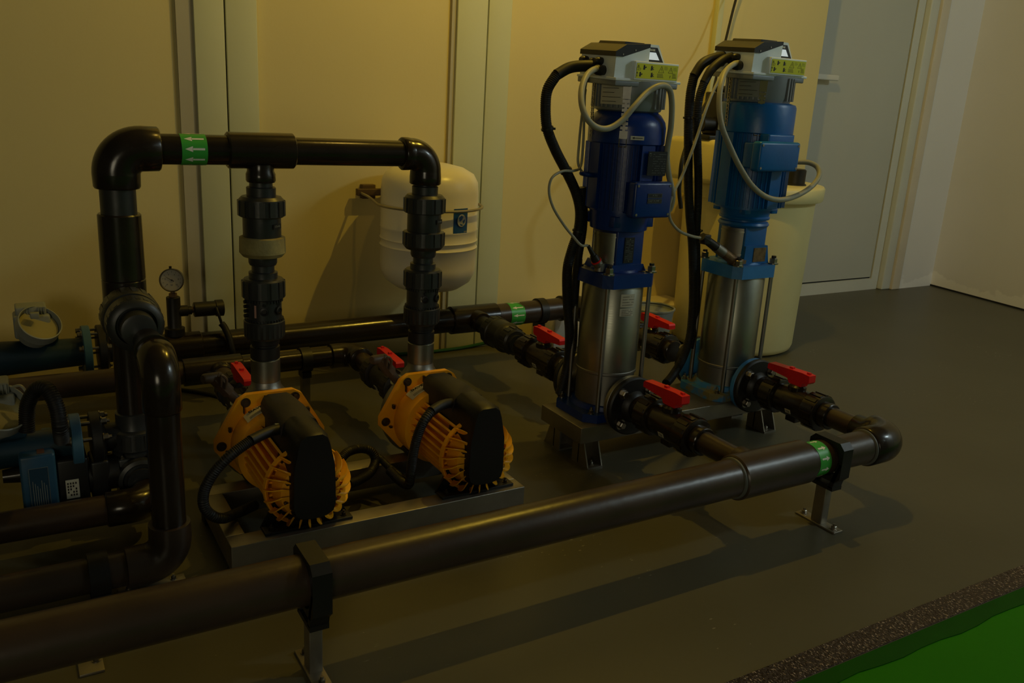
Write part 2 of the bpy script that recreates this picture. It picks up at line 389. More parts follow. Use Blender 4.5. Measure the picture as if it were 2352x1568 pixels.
# ================================================================ pipe pieces
def pipe_support(label, x, y, z, r, group=None, low=False):
    t = thing('pipe_support', label, 'pipe support', (x, y, 0), group)
    k = r+.006; b = MB(); h = .017
    # square yoke with a round bore
    bot = z-k-.020; top = z+k
    outer = []; W_ = k+.006
    def rect(a, x0, x1):
        b.prism(a, (x1-x0, 0, 0), (x0, 0, 0), (0, 1, 0), (0, 0, 1))
    n = 20
    for i in range(n):
        a0 = 2*PI*i/n; a1 = 2*PI*(i+1)/n
        def sq(a):
            c, s_ = math.cos(a), math.sin(a); m_ = max(abs(c), abs(s_)); q = (k+.003)/m_
            q = min(q, (k+.003)*1.24)
            return (y+c*q, z+s_*q)
        def ci(a): return (y+math.cos(a)*(r+.0008), z+math.sin(a)*(r+.0008))
        rect([ci(a0), sq(a0), sq(a1), ci(a1)], x-h, x+h)
    rect([(y-k-.003, z), (y-k+.007, z), (y-.022, bot), (y-.034, bot)], x-h, x+h)
    rect([(y+k-.007, z), (y+k+.003, z), (y+.034, bot), (y+.022, bot)], x-h, x+h)
    rect([(y-.036, bot-.007), (y+.036, bot-.007), (y+.036, bot+.003), (y-.036, bot+.003)], x-h, x+h)
    b.build('clamp', BLK, t)
    b = MB(); b.box((x-.012, y-.016, .004), (x+.012, y+.016, bot-.007), .002); b.build('post', GALV, t)
    b = MB(); b.box((x-.016, y-.062, 0), (x+.016, y+.062, .005), .0012); bp = b.build('base_plate', GALV, t)
    for s_ in (-1, 1):
        MB().bolt((x, y+s_*.047, .005), (0, 0, 1), .0065, .007).build('bolt', BOLT, bp)
    return t
def ball_valve(label, x, y, z, flip=1, sc=1.0, dark=PVC, group=None, tags=True):
    """quarter turn valve, bore along Y, stem at y; flip = 1 puts the long end of the lever at +Y"""
    t = thing('ball_valve', label, 'valve', (x, y, z), group)
    Y = Vector((0, 1, 0)); o = Vector((x, y, z)); f = flip; q = sc
    def P(t0, p): return [(y_*q, r_*q) for y_, r_ in p]
    b = MB(); b.rev(o, Y, P(0, [(-.058, .034), (-.056, .041), (-.04, .0435), (-.012, .0435), (.012, .0445), (.03, .0435), (.055, .041), (.058, .034)]), 40)
    b.rev(o, (0, 0, 1), P(0, [(.02, .026), (.05, .026), (.055, .020), (.0565, .0)]), 24)
    b.box(o+Vector((-.012, -.018, -.058))*q, o+Vector((.012, .018, -.03))*q, .002)
    b.build('body', dark, t)
    for s_ in (-1, 1):
        b = MB(); k0, k1 = sorted((.053*s_*q, .104*s_*q))
        b.rev(o, Y, [(k0, .047*q), (k0+.002, .051*q), (k1-.004, .0505*q), (k1, .042*q)], 40)
        b.ribs(o, Y, .0505*q, .003*q, k0+.007*q, k1-.007*q, 14, .011*q)
        b.build('union_nut', dark, t)
        b = MB(); k0, k1 = sorted((.100*s_*q, .132*s_*q)); 
        b.rev(o, Y, [(k0, .037*q), (k1-.002*(s_>0), .037*q), (k1, .035*q)] if s_ > 0 else [(k0, .035*q), (k0+.002, .037*q), (k1, .037*q)], 36)
        b.build('end_socket', dark, t)
    # lever: wedge that thickens over the stem
    hz = z+.060*q
    b = MB()
    def lp(yy, zz): return (yy*q*f, zz*q)
    prof = [lp(-.042, .014), (lp(-.048, .020)), lp(-.047, .040), lp(-.02, .042), lp(.104, .036), lp(.108, .031), lp(.108, .018), lp(.03, .012), lp(.022, .0), lp(-.022, .0), lp(-.026, .012)]
    prof = [(a, b_+.055*q-.0) for a, b_ in prof]
    b.prism(prof, (.027*q, 0, 0), (x-.0135*q, y, z), (0, 1, 0), (0, 0, 1))
    hd = b.build('lever', RED, t, 25)
    b = MB(); b.box((x-.005*q, y+f*.028*q-.006*q, z+.094*q), (x+.005*q, y+f*.028*q+.006*q, z+.100*q)); b.box((x-.004*q, y-f*.034*q-.005*q, z+.094*q), (x+.004*q, y-f*.034*q+.005*q, z+.101*q)); b.build('lever_lug', RED, hd)
    if tags:
        M = Matrix.Translation(o) @ Matrix.Rotation(-PI/2, 4, 'Z') @ Matrix.Rotation(PI/2, 4, 'X')
        r = .0437*q; a = -.42
        Mx = Matrix.Translation(o+Vector((-math.cos(a)*r, -.012*q, math.sin(a)*r))) @ Matrix.Rotation(-PI/2, 4, 'Z') @ Matrix.Rotation(PI/2-a, 4, 'X')
        lb = quadM(Mx, .020*q, .013*q, .0012).build('maker_label', WLAB, t)
        text('CE', .010*q, Mx @ Matrix.Translation((0, 0, .0014)), BLKP, lb)
    return t

# ================================================================ front suction header
HY, HZ, HR = 1.286, .180, .0445
X = Vector((1, 0, 0)); Yv = Vector((0, 1, 0)); Zv = Vector((0, 0, 1))
fh = thing('header_pipe', 'long thick brown-grey plastic header pipe crossing the foreground on two clamps', 'pipe', (.9, HY, HZ))
MB().cyl((-1.2, HY, HZ), (1.46, HY, HZ), HR, n=56).build('pipe', PVCD, fh)
MB().cyl((1.55, HY, HZ), (1.92, HY, HZ), HR-.002, n=56).build('pipe', PVCD, fh)
b = MB(); b.rev((1.395, HY, HZ), X, [(0, HR), (0, .050), (.003, .053), (.226, .053), (.229, .050), (.229, HR-.002)], 56)
te = b.build('tee', PVCD, fh)
MB().rev((1.48, HY+.03, HZ), Yv, [(0, .036), (.040, .036), (.043, .034), (.043, .028)], 36).build('tee_branch', PVCD, te)
b = MB(); b.rev((1.388, HY, HZ), X, [(0, HR), (.002, HR+.0035), (.007, HR+.004), (.009, HR)], 56, False); b.build('cement_bead', GLUE, te)
b = MB(); b.rev((1.850, HY, HZ), X, [(0, HR-.002), (0, .0475), (.003, .0505), (.055, .0505)], 56); b.elbow((1.953, HY, HZ), -X, Yv, .048, .0505, 48, 14)
b.rev((1.953, HY+.048, HZ), Yv, [(0, .0505), (.012, .0500), (.030, .036), (.058, .035), (.060, .033), (.060, .027)], 48)
b.rev((1.953, HY, HZ), X, [(0, .0)], 3, False) if 0 else None
el = b.build('elbow', PVC, fh, 50)
b = MB(); b.rev((1.843, HY, HZ), X, [(0, HR-.002), (.002, HR+.002), (.006, HR+.002), (.008, HR)], 56, False); b.build('cement_bead', GLUE, el)
for xx, lab in ((1.48, 0), (1.95, 1)):
    MB().cyl((xx, HY+.06, HZ), (xx, 1.505, HZ), .0285, n=36).build('branch_pipe', PVCD, fh)
flow_label(fh, (1.63, HY, HZ), X, HR-.002, 0.010, .048, 1, 10)
pipe_support('black clamp on a steel post under the right end of the foreground header pipe', 1.712, HY-.008, HZ, HR-.002, 'front header pipe clamps')
pipe_support('black clamp on a steel post at the left foreground below the thick header pipe', .405, HY-.008, HZ, HR, 'front header pipe clamps')
ball_valve('red-levered brown ball valve in front of the dark blue pump', 1.48, 1.605, HZ, 1, group='ball valves with red levers')
ball_valve('red-levered brown ball valve in front of the light blue pump, nearest the pipe elbow', 1.948, 1.600, HZ, 1, group='ball valves with red levers')

# ================================================================ rear discharge header
RY, RZ, RR = 2.725, .178, .043
rh = thing('header_pipe', 'brown-grey plastic header pipe running low along the back wall behind the pumps', 'pipe', (1.0, RY, RZ))
MB().cyl((.30, RY, RZ), (1.40, RY, RZ+.01), RR, n=48).build('pipe', PVC, rh)
MB().cyl((1.56, RY, RZ+.012), (1.93, RY, RZ+.018), RR, n=48).build('pipe', PVCD, rh)
b = MB(); b.rev((1.385, RY, RZ+.01), X, [(0, RR), (0, .048), (.003, .051), (.19, .051), (.193, .048)], 48)
b.rev((1.48, RY-.03, RZ+.012), -Yv, [(0, .038), (.045, .038), (.048, .036), (.048, .03)], 36); b.build('tee', PVC, rh)
b = MB(); b.rev((.36, RY, RZ), X, [(0, .040), (0, .047), (.003, .050), (.15, .050), (.153, .047)], 48)
b.rev((.435, RY, RZ+.03), Zv, [(0, .026), (.035, .026), (.038, .024)], 28); b.build('tee', PVC, rh)
b = MB(); b.elbow((1.948, RY, RZ+.018), -X, -Yv, .05, .050, 36); b.rev((1.948, RY-.05, RZ+.018), -Yv, [(0, .05), (.012, .045), (.035, .045)], 36); b.rev((1.898, RY, RZ+.018), -X, [(0, .05), (.03, .05)], 36); b.build('elbow', PVC, rh, 50)
for xx in (1.48, 1.948): MB().cyl((xx, 2.66, HZ+.008), (xx, 2.40, HZ), .029, n=32).build('branch_pipe', GPVC, rh)
flow_label(rh, (1.60, RY, RZ+.013), X, RR, .025, .085, -1, 9)
def strap(x, yy, zz, r, lab, group):
    t = thing('pipe_clamp', lab, 'pipe clamp', (x, yy, zz), group); b = MB()
    b.rev((x-.016, yy, zz), X, [(0, r+.0005), (0, r+.007), (.032, r+.007), (.032, r+.0005)], 40, False); b.box((x-.014, yy-.022, zz-r-.022), (x+.014, yy+.022, zz-r-.004)); b.build('ring', BLK, t)
    b = MB(); b.box((x-.012, yy-.013, .0), (x+.012, yy+.013, zz-r-.022)); b.build('post', GALV, t); return t
strap(1.775, RY, RZ+.015, RR, 'black ring clamp on the rear header pipe just left of the dark blue pump', 'rear pipe clamps')
strap(1.262, RY, RZ+.008, RR, 'black ring clamp on the rear header pipe under the white expansion tank', 'rear pipe clamps')
strap(.775, 2.50, .172, .0315, 'black ring clamp on a slim post between the two orange pumps', 'rear pipe clamps')
ball_valve('red-levered brown ball valve behind the dark blue pump', 1.48, 2.235, HZ, -1, group='ball valves with red levers')
ball_valve('red-levered brown ball valve behind the light blue pump by the salt tank', 1.948, 2.265, HZ, -1, group='ball valves with red levers')
def check_y(label, x, y, z, group):
    t = thing('check_valve', label, 'valve', (x, y, z), group); o = Vector((x, y, z)); b = MB()
    b.rev(o, Yv, [(-.045, .038), (-.04, .052), (.03, .052), (.035, .044)], 40); b.build('body', GPVC, t)
    b = MB(); b.rev(o, Yv, [(-.09, .038), (-.085, .045), (-.05, .046), (-.045, .05), (-.03, .0545), (-.028, .052)], 40); b.ribs(o, Yv, .045, .003, -.085, -.05, 12, .01); b.build('end_nut', GPVC, t)
    b = MB(); b.rev(o, Yv, [(.03, .05), (.034, .055), (.066, .054), (.07, .045), (.095, .040)], 40); b.ribs(o, Yv, .0535, .0025, .036, .064, 14, .01); b.build('union_nut', GPVC, t); return t
check_y('bulky dark grey check valve on the line behind the dark blue pump', 1.48, 2.50, HZ+.003, 'check valves on the rear branches')
check_y('dark grey check valve half hidden behind the dark blue pump body', 1.948, 2.53, HZ+.003, 'check valves on the rear branches')
# ================================================================ pump frame
pf = thing('pump_base_frame', 'low stainless steel section frame carrying both tall blue pumps', 'frame', (1.7, 1.89, 0))
b = MB(); b.box((1.326, 1.787, .077), (2.10, 1.992, .124), .0015); b.build('deck', GALV, pf)
for xx in (1.350, 2.040):
    for yy, s_ in ((1.806, -1), (1.972, 1)):
        b = MB(); w_ = .052
        pl = [(yy-s_*.050, .005), (yy+s_*.028, .005), (yy, .077), (yy-s_*.050, .077)]
        for x0 in (xx, xx+w_-.004): b.prism(pl, (.004, 0, 0), (x0, 0, 0), (0, 1, 0), (0, 0, 1))
        b.box((xx, min(yy-s_*.022, yy-s_*.018), .005), (xx+w_, max(yy-s_*.022, yy-s_*.018), .077))
        b.box((xx, min(yy-s_*.050, yy+s_*.030), 0), (xx+w_, max(yy-s_*.050, yy+s_*.030), .005))
        lg = b.build('foot', GALV, pf)
        MB().bolt((xx+w_/2, yy+s_*.010, .005), Zv, .0055, .007).build('bolt', BOLT, lg)

# ================================================================ tall multistage pumps
def vpump(name_label, px, py, paint, base_paint, head_paint, var):
    t = thing('multistage_pump', name_label, 'pump', (px, py, .124))
    O = Vector((px, py, 0))
    def p(x, y, z): return O+Vector((x, y, z))
    def oz(z): return p(0, 0, z)
    v2 = var == 2; dz = .040 if v2 else 0; hx_ = -.022 if v2 else -.014
    # base casting
    b = MB(); a = .096
    hx = .118
    pl = [(-hx, -a+.03), (-hx+.03, -a), (hx-.03, -a), (hx, -a+.03), (hx, a-.03), (hx-.03, a), (-hx+.03, a), (-hx, a-.03)]
    b.prism([(px+x, py+y) for x, y in pl], (0, 0, .024), (0, 0, .1245), (1, 0, 0), (0, 1, 0))
    b.rev(oz(.148), Zv, [(0, .096), (.012, .091), (.014, .086)], 40)
    bs = b.build('base', base_paint, t)
    for sx in (-1, 1):
        for sy in (-1, 1):
            MB().bolt(p(sx*.095, sy*.074, .1485), Zv, .0065, .009).build('foot_bolt', BOLT, bs)
    rz = .222 if v2 else .256
    lc = MB().rev(oz(0), Zv, [(.160, .083), (rz-.006, .083), (rz-.003, .0875), (rz+.003, .0875), (rz+.005, .0855)], 56).build('lower_chamber', SSD, t)
    MB().rev(oz(0), Zv, [(rz+.005, .0858), (.496, .0858), (.500, .083), (.506, .083)], 56).build('sleeve', SS, t)
    for sy in (-1, 1):
        b = MB(); b.cyl(p(0, sy*.07, HZ), p(0, sy*.112, HZ), .042, n=36); b.rev(p(0, sy*.110, HZ), Yv*sy, [(0, .078), (.002, .082), (.014, .082), (.016, .080)], 56)
        fg = b.build('port_flange', SKY if v2 else SSD, t)
        b = MB(); b.rev(p(0, sy*.1265, HZ), Yv*sy, [(0, .080), (.002, .084), (.014, .084), (.018, .080), (.0182, .046), (.024, .042), (.032, .034), (.034, .030)], 56)
        cf = b.build('companion_flange', BLK, t)
        for k in range(4):
            an = PI/4+k*PI/2; q = p(math.cos(an)*.0635, sy*.145, HZ+math.sin(an)*.0635)
            MB().nut(q, Yv*sy, .011, .013).build('flange_bolt', BOLT, cf)
    # head plate
    b = MB(); a, c = .088, .022
    pl = [(-a, -a+c), (-a+c, -a), (a-c, -a), (a, -a+c), (a, a-c), (a-c, a), (-a+c, a), (-a, a-c)]
    b.prism([(px+x, py+y) for x, y in pl], (0, 0, .038), (0, 0, .505), (1, 0, 0), (0, 1, 0))
    b.rev(oz(.543), Zv, [(0, .07), (.006, .066)], 32)
    hp = b.build('head_plate', head_paint, t)
    for sx in (-1, 1):
        for sy in (-1, 1):
            MB().cyl(p(sx*.0725, sy*.0725, .149), p(sx*.0725, sy*.0725, .506), .0062, n=14).build('tie_rod', SSD, t)
            b = MB(); b.nut(p(sx*.0725, sy*.0725, .543), Zv, .0115, .015); b.build('nut', BOLT, hp)
            MB().cyl(p(sx*.0725, sy*.0725, .558), p(sx*.0725, sy*.0725, .568), .007, n=14).build('rod_end', BLK, hp)
    # lantern between head and motor
    b = MB()
    if v2:
        b.rev(oz(0), Zv, [(.543, .064), (.560, .062), (.585, .050), (.60, .047), (.652, .047)], 32)
        for s_ in (-1, 1):
            pass
        b.box(p(-.044, -.058, .545), p(.044, .058, .656), .004)
        b.prism([(-.046, .545), (.058, .545), (.046, .60), (-.044, .60)], (0, .1, 0), p(0, -.066, 0), (1, 0, 0), (0, 0, 1))
    else:
        b.box(p(-.044, -.058, .545), p(.048, .058, .658), .004)
        b.prism([(-.062, .545), (.062, .545), (.052, .565), (-.052, .565)], (0, .12, 0), p(0, -.060, 0), (1, 0, 0), (0, 0, 1))
    b.build('lantern', paint, t)
    b = MB(); b.rev(oz(0), Zv, [(.565, .067), (.650, .067)], 28, False, PI*.88, PI*1.29); b.rev(oz(0), Zv, [(.565, .066), (.650, .066)], 28, False, PI*.88, PI*1.29)
    gd = b.build('coupling_guard', SSD if v2 else SS, t)
    for zz in (.572, .640): band(oz(zz), Zv, .067, -.002, .002, PI*.88, PI*1.29, 28, .0015).build('guard_bead', SS, gd)
    if not v2:
        npn = MB(); npn.box(p(-.018, -.0605, .570), p(.014, -.0578, .640)); npn = npn.build('name_plate', BLKP, t)
        for k in range(9): pass
        print_lines(face(p(-.002, -.0605, .605)), .024, .056, 13, GPR, npn, 3, .0003)
        for zz in (.575, .635): MB().cyl(p(-.002, -.060, zz), p(-.002, -.0615, zz), .0018, n=8).build('rivet', BOLT, npn)
    else:
        npn = MB(); npn.box(p(-.010, -.0680, .552), p(.040, -.0655, .594)); npn = npn.build('name_plate', BRS, t)
    # motor flange
    b = MB()
    if v2: b.rev(oz(0), Zv, [(.652, .060), (.654, .072), (.660, .076), (.667, .072), (.669, .066), (.674, .066), (.676, .074), (.681, .076), (.686, .072), (.700, .076), (.712, .080)], 48)
    else: b.rev(oz(0), Zv, [(.655, .070), (.658, .079), (.700, .083), (.712, .083)], 48)
    for k in range(4):
        an = PI/4+k*PI/2; e = Vector((math.cos(an), math.sin(an), 0)); q = oz(.668 if not v2 else .695)+e*.078
        b.box(q-Vector((.012, .012, 0)), q+Vector((.012, .012, .030)), .002)
    mf = b.build('motor_flange', paint, t)
    # finned motor body
    zt = .925 if v2 else .886; rm = .094 if v2 else .089; b = MB()
    b.rev(oz(0), Zv, [(.708, rm), (zt, rm)], 48)
    n = 44; b2 = MB()
    for i in range(n):
        a_ = 2*PI*i/n; q = max(abs(math.cos(a_)), abs(math.sin(a_))); h = .006+.010*(1/q-1)/.414
        if abs(((a_+PI/4) % (PI/2))-PI/4) > PI/4-.17: h = .018
        b2.ribs(oz(0), Zv, rm, h, .715, zt, 1, .0028, a_)
    for s_ in range(4):
        a_ = s_*PI/2; e = Vector((math.cos(a_), math.sin(a_), 0)); g = Vector((-e.y, e.x, 0))
        b.add([oz(zz)+e*rr+g*x for zz in (.715, zt) for rr in (rm-.01, rm+.010) for x in (-.020, .020)], [(0, 1, 3, 2), (4, 6, 7, 5), (0, 4, 5, 1), (2, 3, 7, 6), (0, 2, 6, 4), (1, 5, 7, 3)])
    b.add(b2.v, b2.f); mb = b.build('motor_body', paint, t)
    # lifting eye
    if not v2:
        for s_ in (-1, 1):
            b = MB(); b.tube([p(s_*.092, 0, .800), p(s_*.125, -.012, .803), p(s_*.135, 0, .806), p(s_*.125, .012, .803), p(s_*.092, .004, .800)], .006, 10); b.build('lifting_eye', paint, mb)
    # fan cowl
    if v2: pr = [(.925, .104), (.928, .108), (1.000, .108), (1.008, .104), (1.012, .09)]
    else: pr = [(.886, .100), (.889, .1035), (.930, .1035), (.945, .100), (.962, .088), (.968, .080), (.974, .07)]
    cw = MB().rev(oz(0), Zv, pr, 56).build('fan_cowl', LBL if v2 else paint, t)
    if v2:
        b = MB(); b.box(p(-.065, -.118, .865), p(.040, -.08, .928), .006); b.build('cable_block', paint, t)
    # terminal box
    if v2: x0, x1, y0, z0, z1 = -.120, .040, -.145, .826, .908
    else: x0, x1, y0, z0, z1 = -.060, .066, -.135, .703, .797
    b = MB(); b.box(p(x0+.012, y0+.012, z0+.006), p(x1-.006, -.07, z1-.006), .004); b.box(p(x0, y0, z0), p(x1, y0+.034, z1), .008)
    tb = b.build('terminal_box', LBL if v2 else paint, t)
    for sx in (0, 1):
        for sz in (0, 1):
            q = p((x0+.010, x1-.010)[sx], y0+.001, (z0+.010, z1-.010)[sz]); MB().cyl(q, q-Yv*.002, .0035, n=10).build('screw', BOLT, tb)
    if not v2:
        for zz, s_ in ((.762, 'P-701'), (.748, 'DIST.PUMP 1')):
            M = face(p(.006, y0-.0008, zz)); q = quadM(M, .048, .0115).build('name_tag', BLKP, tb)
            text(s_, .0072, M @ Matrix.Translation((0, 0, .001)), GPR, q)
            b = MB(); fr = .0004
            for (cx, cy, ww, hh) in ((0, .0048, .046, fr), (0, -.0048, .046, fr), (-.023, 0, fr, .0096), (.023, 0, fr, .0096)): b.box((cx-ww/2, cy-hh/2, .0006), (cx+ww/2, cy+hh/2, .0010))
            b.xf(M).build('tag_border', GPR, q)
        M = face(p(.024, -.1085, .842), -.10); q = quadM(M, .058, .062, .002).build('rating_plate', BLKP, t)
        text('CE', .008, M @ Matrix.Translation((-.023, .023, .0024)) @ Matrix.Rotation(PI/2, 4, 'Z'), GPR, q); print_lines(M @ Matrix.Translation((.006, 0, 0)), .040, .054, 9, GPR, q, 5, .0021)
        M = face(p(-.0395, -.0975, .905), math.radians(-112+90)); q = quadM(M, .036, .010, .0012).build('rotation_sticker', WLAB, t)
        b = MB(); b.prism([(-.014, 0), (-.008, .003), (-.008, .0008), (.014, .0008), (.014, -.0008), (-.008, -.0008), (-.008, -.003)], (0, 0, .0004), (0, 0, .0013), (1, 0, 0), (0, 1, 0)); b.xf(M).build('arrow', BLKP, q)
    if v2:
        b = MB(); b.rev(p(-.078, -.085, .50), Zv, [(0, .001), (.001, .001)], 4) if 0 else None
    # labels on the steel sleeve
    if not v2:
        an = -PI/2-.12
        for zz, hh, s_ in ((.470, .036, 'a'), (.437, .022, 'b')):
            lb = band(oz(zz), Zv, .0860, -hh/2, hh/2, an-.25, an+.25, 10, .0006).build('paper_label', WLAB, t)
            e = Vector((math.cos(an), math.sin(an), 0))
            print_lines(face(oz(zz)+e*.0868, an+PI/2), .036, hh*.85, 4, BLKP, lb, 7, .0010, .0011)
    # --- variable speed controller on top
    lean = Matrix.Translation(p(0, 0, 1.0+dz)) @ Matrix.Rotation(math.radians(2.6), 4, 'X') @ Matrix.Translation(-p(0, 0, 1.0+dz))
    def pc(x, y, z): return p(x-.004, y, z+dz)
    def ph(x, y, z): return p(x*.94-.004+hx_, y, z+dz)
    b = MB(); b.rev(pc(0, 0, 0), Zv, [(.968, .080), (.972, .088), (.985, .0925), (1.045, .094)], 48)
    for i in range(40):
        if i % 40 in range(27, 31): continue
        b.ribs(pc(0, 0, 0), Zv, .0925, .0055, .978, 1.040, 1, .0055, 2*PI*i/40)
    ci = b.build('heat_sink', MGREY, t)
    b = MB(); b.box(ph(-.104, -.084, 1.034), ph(.112, .084, 1.048), .003); b.xf(lean).build('mounting_plate', MGREY, t)
    b = MB(); b.box(ph(-.106, -.086, 1.047), ph(.120, .086, 1.054), .002)
    b.prism([(-.098, 1.053), (.006, 1.053), (.006, 1.136), (-.0, 1.136), (-.080, 1.106), (-.098, 1.106)], (0, .150, 0), ph(0, -.076, 0), (1, 0, 0), (0, 0, 1))
    b.prism([(.0, 1.053), (.092, 1.053), (.090, 1.080), (.054, 1.140), (.006, 1.140), (.0, 1.13)], (0, .110, 0), ph(0, -.050, 0), (1, 0, 0), (0, 0, 1))
    for v_ in range(1): pass
    hs = b.xf(lean).build('controller_housing', LGREY, t)
    b = MB(); b.prism([(-.102, 1.104), (-.078, 1.104), (.004, 1.131), (.004, 1.140), (-.070, 1.134), (-.102, 1.116)], (0, .156, 0), ph(0, -.079, 0), (1, 0, 0), (0, 0, 1))
    b.prism([(-.075, 1.115), (-.060, 1.141), (.0, 1.141), (.003, 1.13)], (0, .11, 0), ph(0, -.058, 0), (1, 0, 0), (0, 0, 1)); 
    b.xf(lean).build('controller_lid', BLK, hs)
    for xx, zz in ((-.085, 1.112), (-.045, 1.124)): 
        b = MB(); b.cyl(ph(xx, -.079, zz-.002), ph(xx, -.0805, zz-.002), .0022, n=8); b.xf(lean).build('lid_screw', BOLT, hs)
    b = MB(); b.box(ph(-.050, -.092, 1.052), ph(.100, -.070, 1.097), .0015); lg = b.xf(lean).build('label_ledge', LGREY, hs)
    # display on the sloping hood
    M = lean @ face(ph(.0, -.0505, 1.0))
    b = MB(); b.prism([(.003, .098), (.074, .098), (.050, .133), (.003, .133)], (0, 0, .0008), (0, 0, 0), (1, 0, 0), (0, 1, 0)); dp = b.xf(M).build('display_panel', BLKP, hs)
    b = MB(); b.prism([(.004, .103), (.060, .103), (.046, .121), (.004, .121)], (0, 0, .0012), (0, 0, 0), (1, 0, 0), (0, 1, 0)); b.xf(M).build('display', SCR, dp)
    text('HYDROVAR', .0078, M @ Matrix.Translation((.022, .1265, .001)), WHT, dp, bold=.0001)
    # yellow warning label: pictograms in black on yellow
    M = lean @ face(ph(.026, -.0926, 1.0745)); W_, H_ = .134, .036
    yl = quadM(M, W_, H_, .0006).build('warning_label', YLAB, hs)
    b = MB(); z_ = .0007; e_ = .0003
    def P2(poly): b.prism(poly, (0, 0, e_), (0, 0, z_), (1, 0, 0), (0, 1, 0))
    def disc(x, y, r, n=12): P2([(x+r*math.cos(2*PI*i/n), y+r*math.sin(2*PI*i/n)) for i in range(n)])
    def bar(x0, y0, x1, y1, w_):
        d = Vector((x1-x0, y1-y0)); nn = Vector((-d.y, d.x)).normalized()*w_/2
        P2([(x0+nn.x, y0+nn.y), (x0-nn.x, y0-nn.y), (x1-nn.x, y1-nn.y), (x1+nn.x, y1+nn.y)])
    def hand(x, y, k):
        disc(x, y+.004, .0025); P2([(x-.0022, y+.003), (x+.0028, y+.003), (x+.0028, y-.005), (x-.0028, y-.005)])
        bar(x+.002, y-.001, x+.0065, y+.003, .0013); bar(x+.002, y-.001, x+.0075, y-.0022*k, .0016)
    def tri(x, y, s_):
        a_, c_, d_ = (x-s_*.6, y-s_*.5), (x+s_*.6, y-s_*.5), (x, y+s_*.6)
        for q, r_ in ((a_, c_), (c_, d_), (d_, a_)): bar(*q, *r_, .0007)
        bar(x, y+s_*.22, x, y-s_*.15, .001); disc(x, y-s_*.32, .0006, 6)
    hand(-.044, .008, -.6); hand(-.020, .0075, 1.4); hand(-.055, -.009, -.6); hand(-.018, -.009, 1.4)
    tri(.012, .006, .0145); tri(.043, .0055, .0125); tri(-.0625, .011, .005); tri(-.0645, -.005, .004)
    P2([(-.067, .001), (-.055, .001), (-.055, .0017), (-.067, .0017)]); P2([(-.067, .006), (-.055, .006), (-.055, .0067), (-.067, .0067)])
    for xx in (-.067, -.0612, -.0555): P2([(xx, .001), (xx+.0005, .001), (xx+.0005, .0067), (xx, .0067)])
    P2([(-.0655, -.010), (-.0635, -.010), (-.064, -.015), (-.065, -.015)]); disc(.043, -.008, .0012); bar(.043, -.009, .043, -.013, .0012)
    for k in range(6): bar(.0, -.0045-k*.0018, .018+((k*37) % 9)*.0006, -.0045-k*.0018, .0006)
    for k in range(3): bar(.021, .013-k*.003, .031+((k*5) % 3)*.001, .013-k*.003, .0006); bar(.051, .012-k*.003, .061+((k*7) % 3)*.001, .012-k*.003, .0006)
    for k in range(7): bar(.050, -.002-k*.0018, .060+((k*29) % 7)*.0006, -.002-k*.0018, .0006)
    for k in range(10): bar(-.029, -.009+.0, -.029, -.009, .0) if 0 else None
    b.xf(M).build('warning_pictograms', BLKP, yl)
    # gland plate and glands on the left (-X) side
    b = MB(); b.box(ph(-.1005, -.068, 1.056), ph(-.0975, .066, 1.103)); gp = b.xf(lean).build('gland_plate', MGREY, hs)
    gs = [(-.030, 1.068, .0125, .034), (-.018, 1.090, .009, .026), (.012, 1.088, .008, .022), (.048, 1.090, .0095, .026), (.002, 1.078, .008, .022), (.042, 1.074, .012, .022)]
    for yy, zz, rr, ln in gs:
        b = MB(); q = ph(-.100, yy, zz)
        b.rev(q, -X, [(0, rr), (ln*.3, rr), (ln*.35, rr*1.08), (ln*.8, rr*1.0), (ln, rr*.6)], 16); b.xf(lean).build('cable_gland', BLK, gp)
    for yy, zz in ((-.060, 1.098), (0, 1.099), (.058, 1.098), (-.060, 1.061), (0, 1.060)):
        b = MB(); q = ph(-.1005, yy, zz); b.cyl(q, q-X*.002, .0022, n=8); b.xf(lean).build('plate_screw', BOLT, gp)
    # white rating label and clamp chain on the front of the heat sink
    an = math.radians(-153)
    lb = band(pc(0, 0, 0), Zv, .0985, .985, 1.040, an-.36, an+.36, 14, .0006).build('rating_label', WLAB if not v2 else GPR, ci)
    for k in range(9):
        zz = 1.036-k*.0055; a1 = an-.30; a2 = an+.30-((k*31) % 5)*.06
        band(pc(0, 0, 0), Zv, .0992, zz-.0006, zz+.0006, a1, a2, 12, .0003).build('print_line', BLKP, lb) if k in (0, 2, 4, 6, 8) else None
    for ca, nm in ((math.radians(-132), 'front'), (PI*.06, 'side'), (PI*.97, 'back')):
        e = Vector((math.cos(ca), math.sin(ca), 0)); g = Vector((-e.y, e.x, 0)); b = MB()
        ch = OLIVE if (v2 and nm == 'front') else STRAP
        z0_, z1_ = (.950 if v2 else .908), 1.040+dz
        R0 = .100 if nm == 'front' else .104
        if nm == 'front':
            zz = z1_
            b.prism([(-.011, 0), (.011, 0), (.010, -.030), (.0105, -.036), (-.0105, -.036), (-.010, -.030)], e*.002, oz(zz-.004)+e*(R0+.003), g, Zv)
            zz -= .042
            while zz > z0_+.02:
                b.box((0, 0, 0), (0, 0, 0)) if 0 else None
                q = oz(zz)+e*(R0+.003+(.004 if not v2 and zz < .97 else 0))
                b.prism([(-.0095, 0), (.0095, 0), (.0095, -.0075), (-.0095, -.0075)], e*.002, q, g, Zv)
                b.prism([(-.0035, -.0075), (.0035, -.0075), (.0035, -.011), (-.0035, -.011)], e*.0014, q, g, Zv); zz -= .011
            q = oz(zz)+e*(R0+.005); b.prism([(-.0105, 0), (.0105, 0), (.0105, -.020), (-.0105, -.020)], e*.002, q, g, Zv)
            c2 = b.build('retaining_strap', ch, ci)
            b = MB()
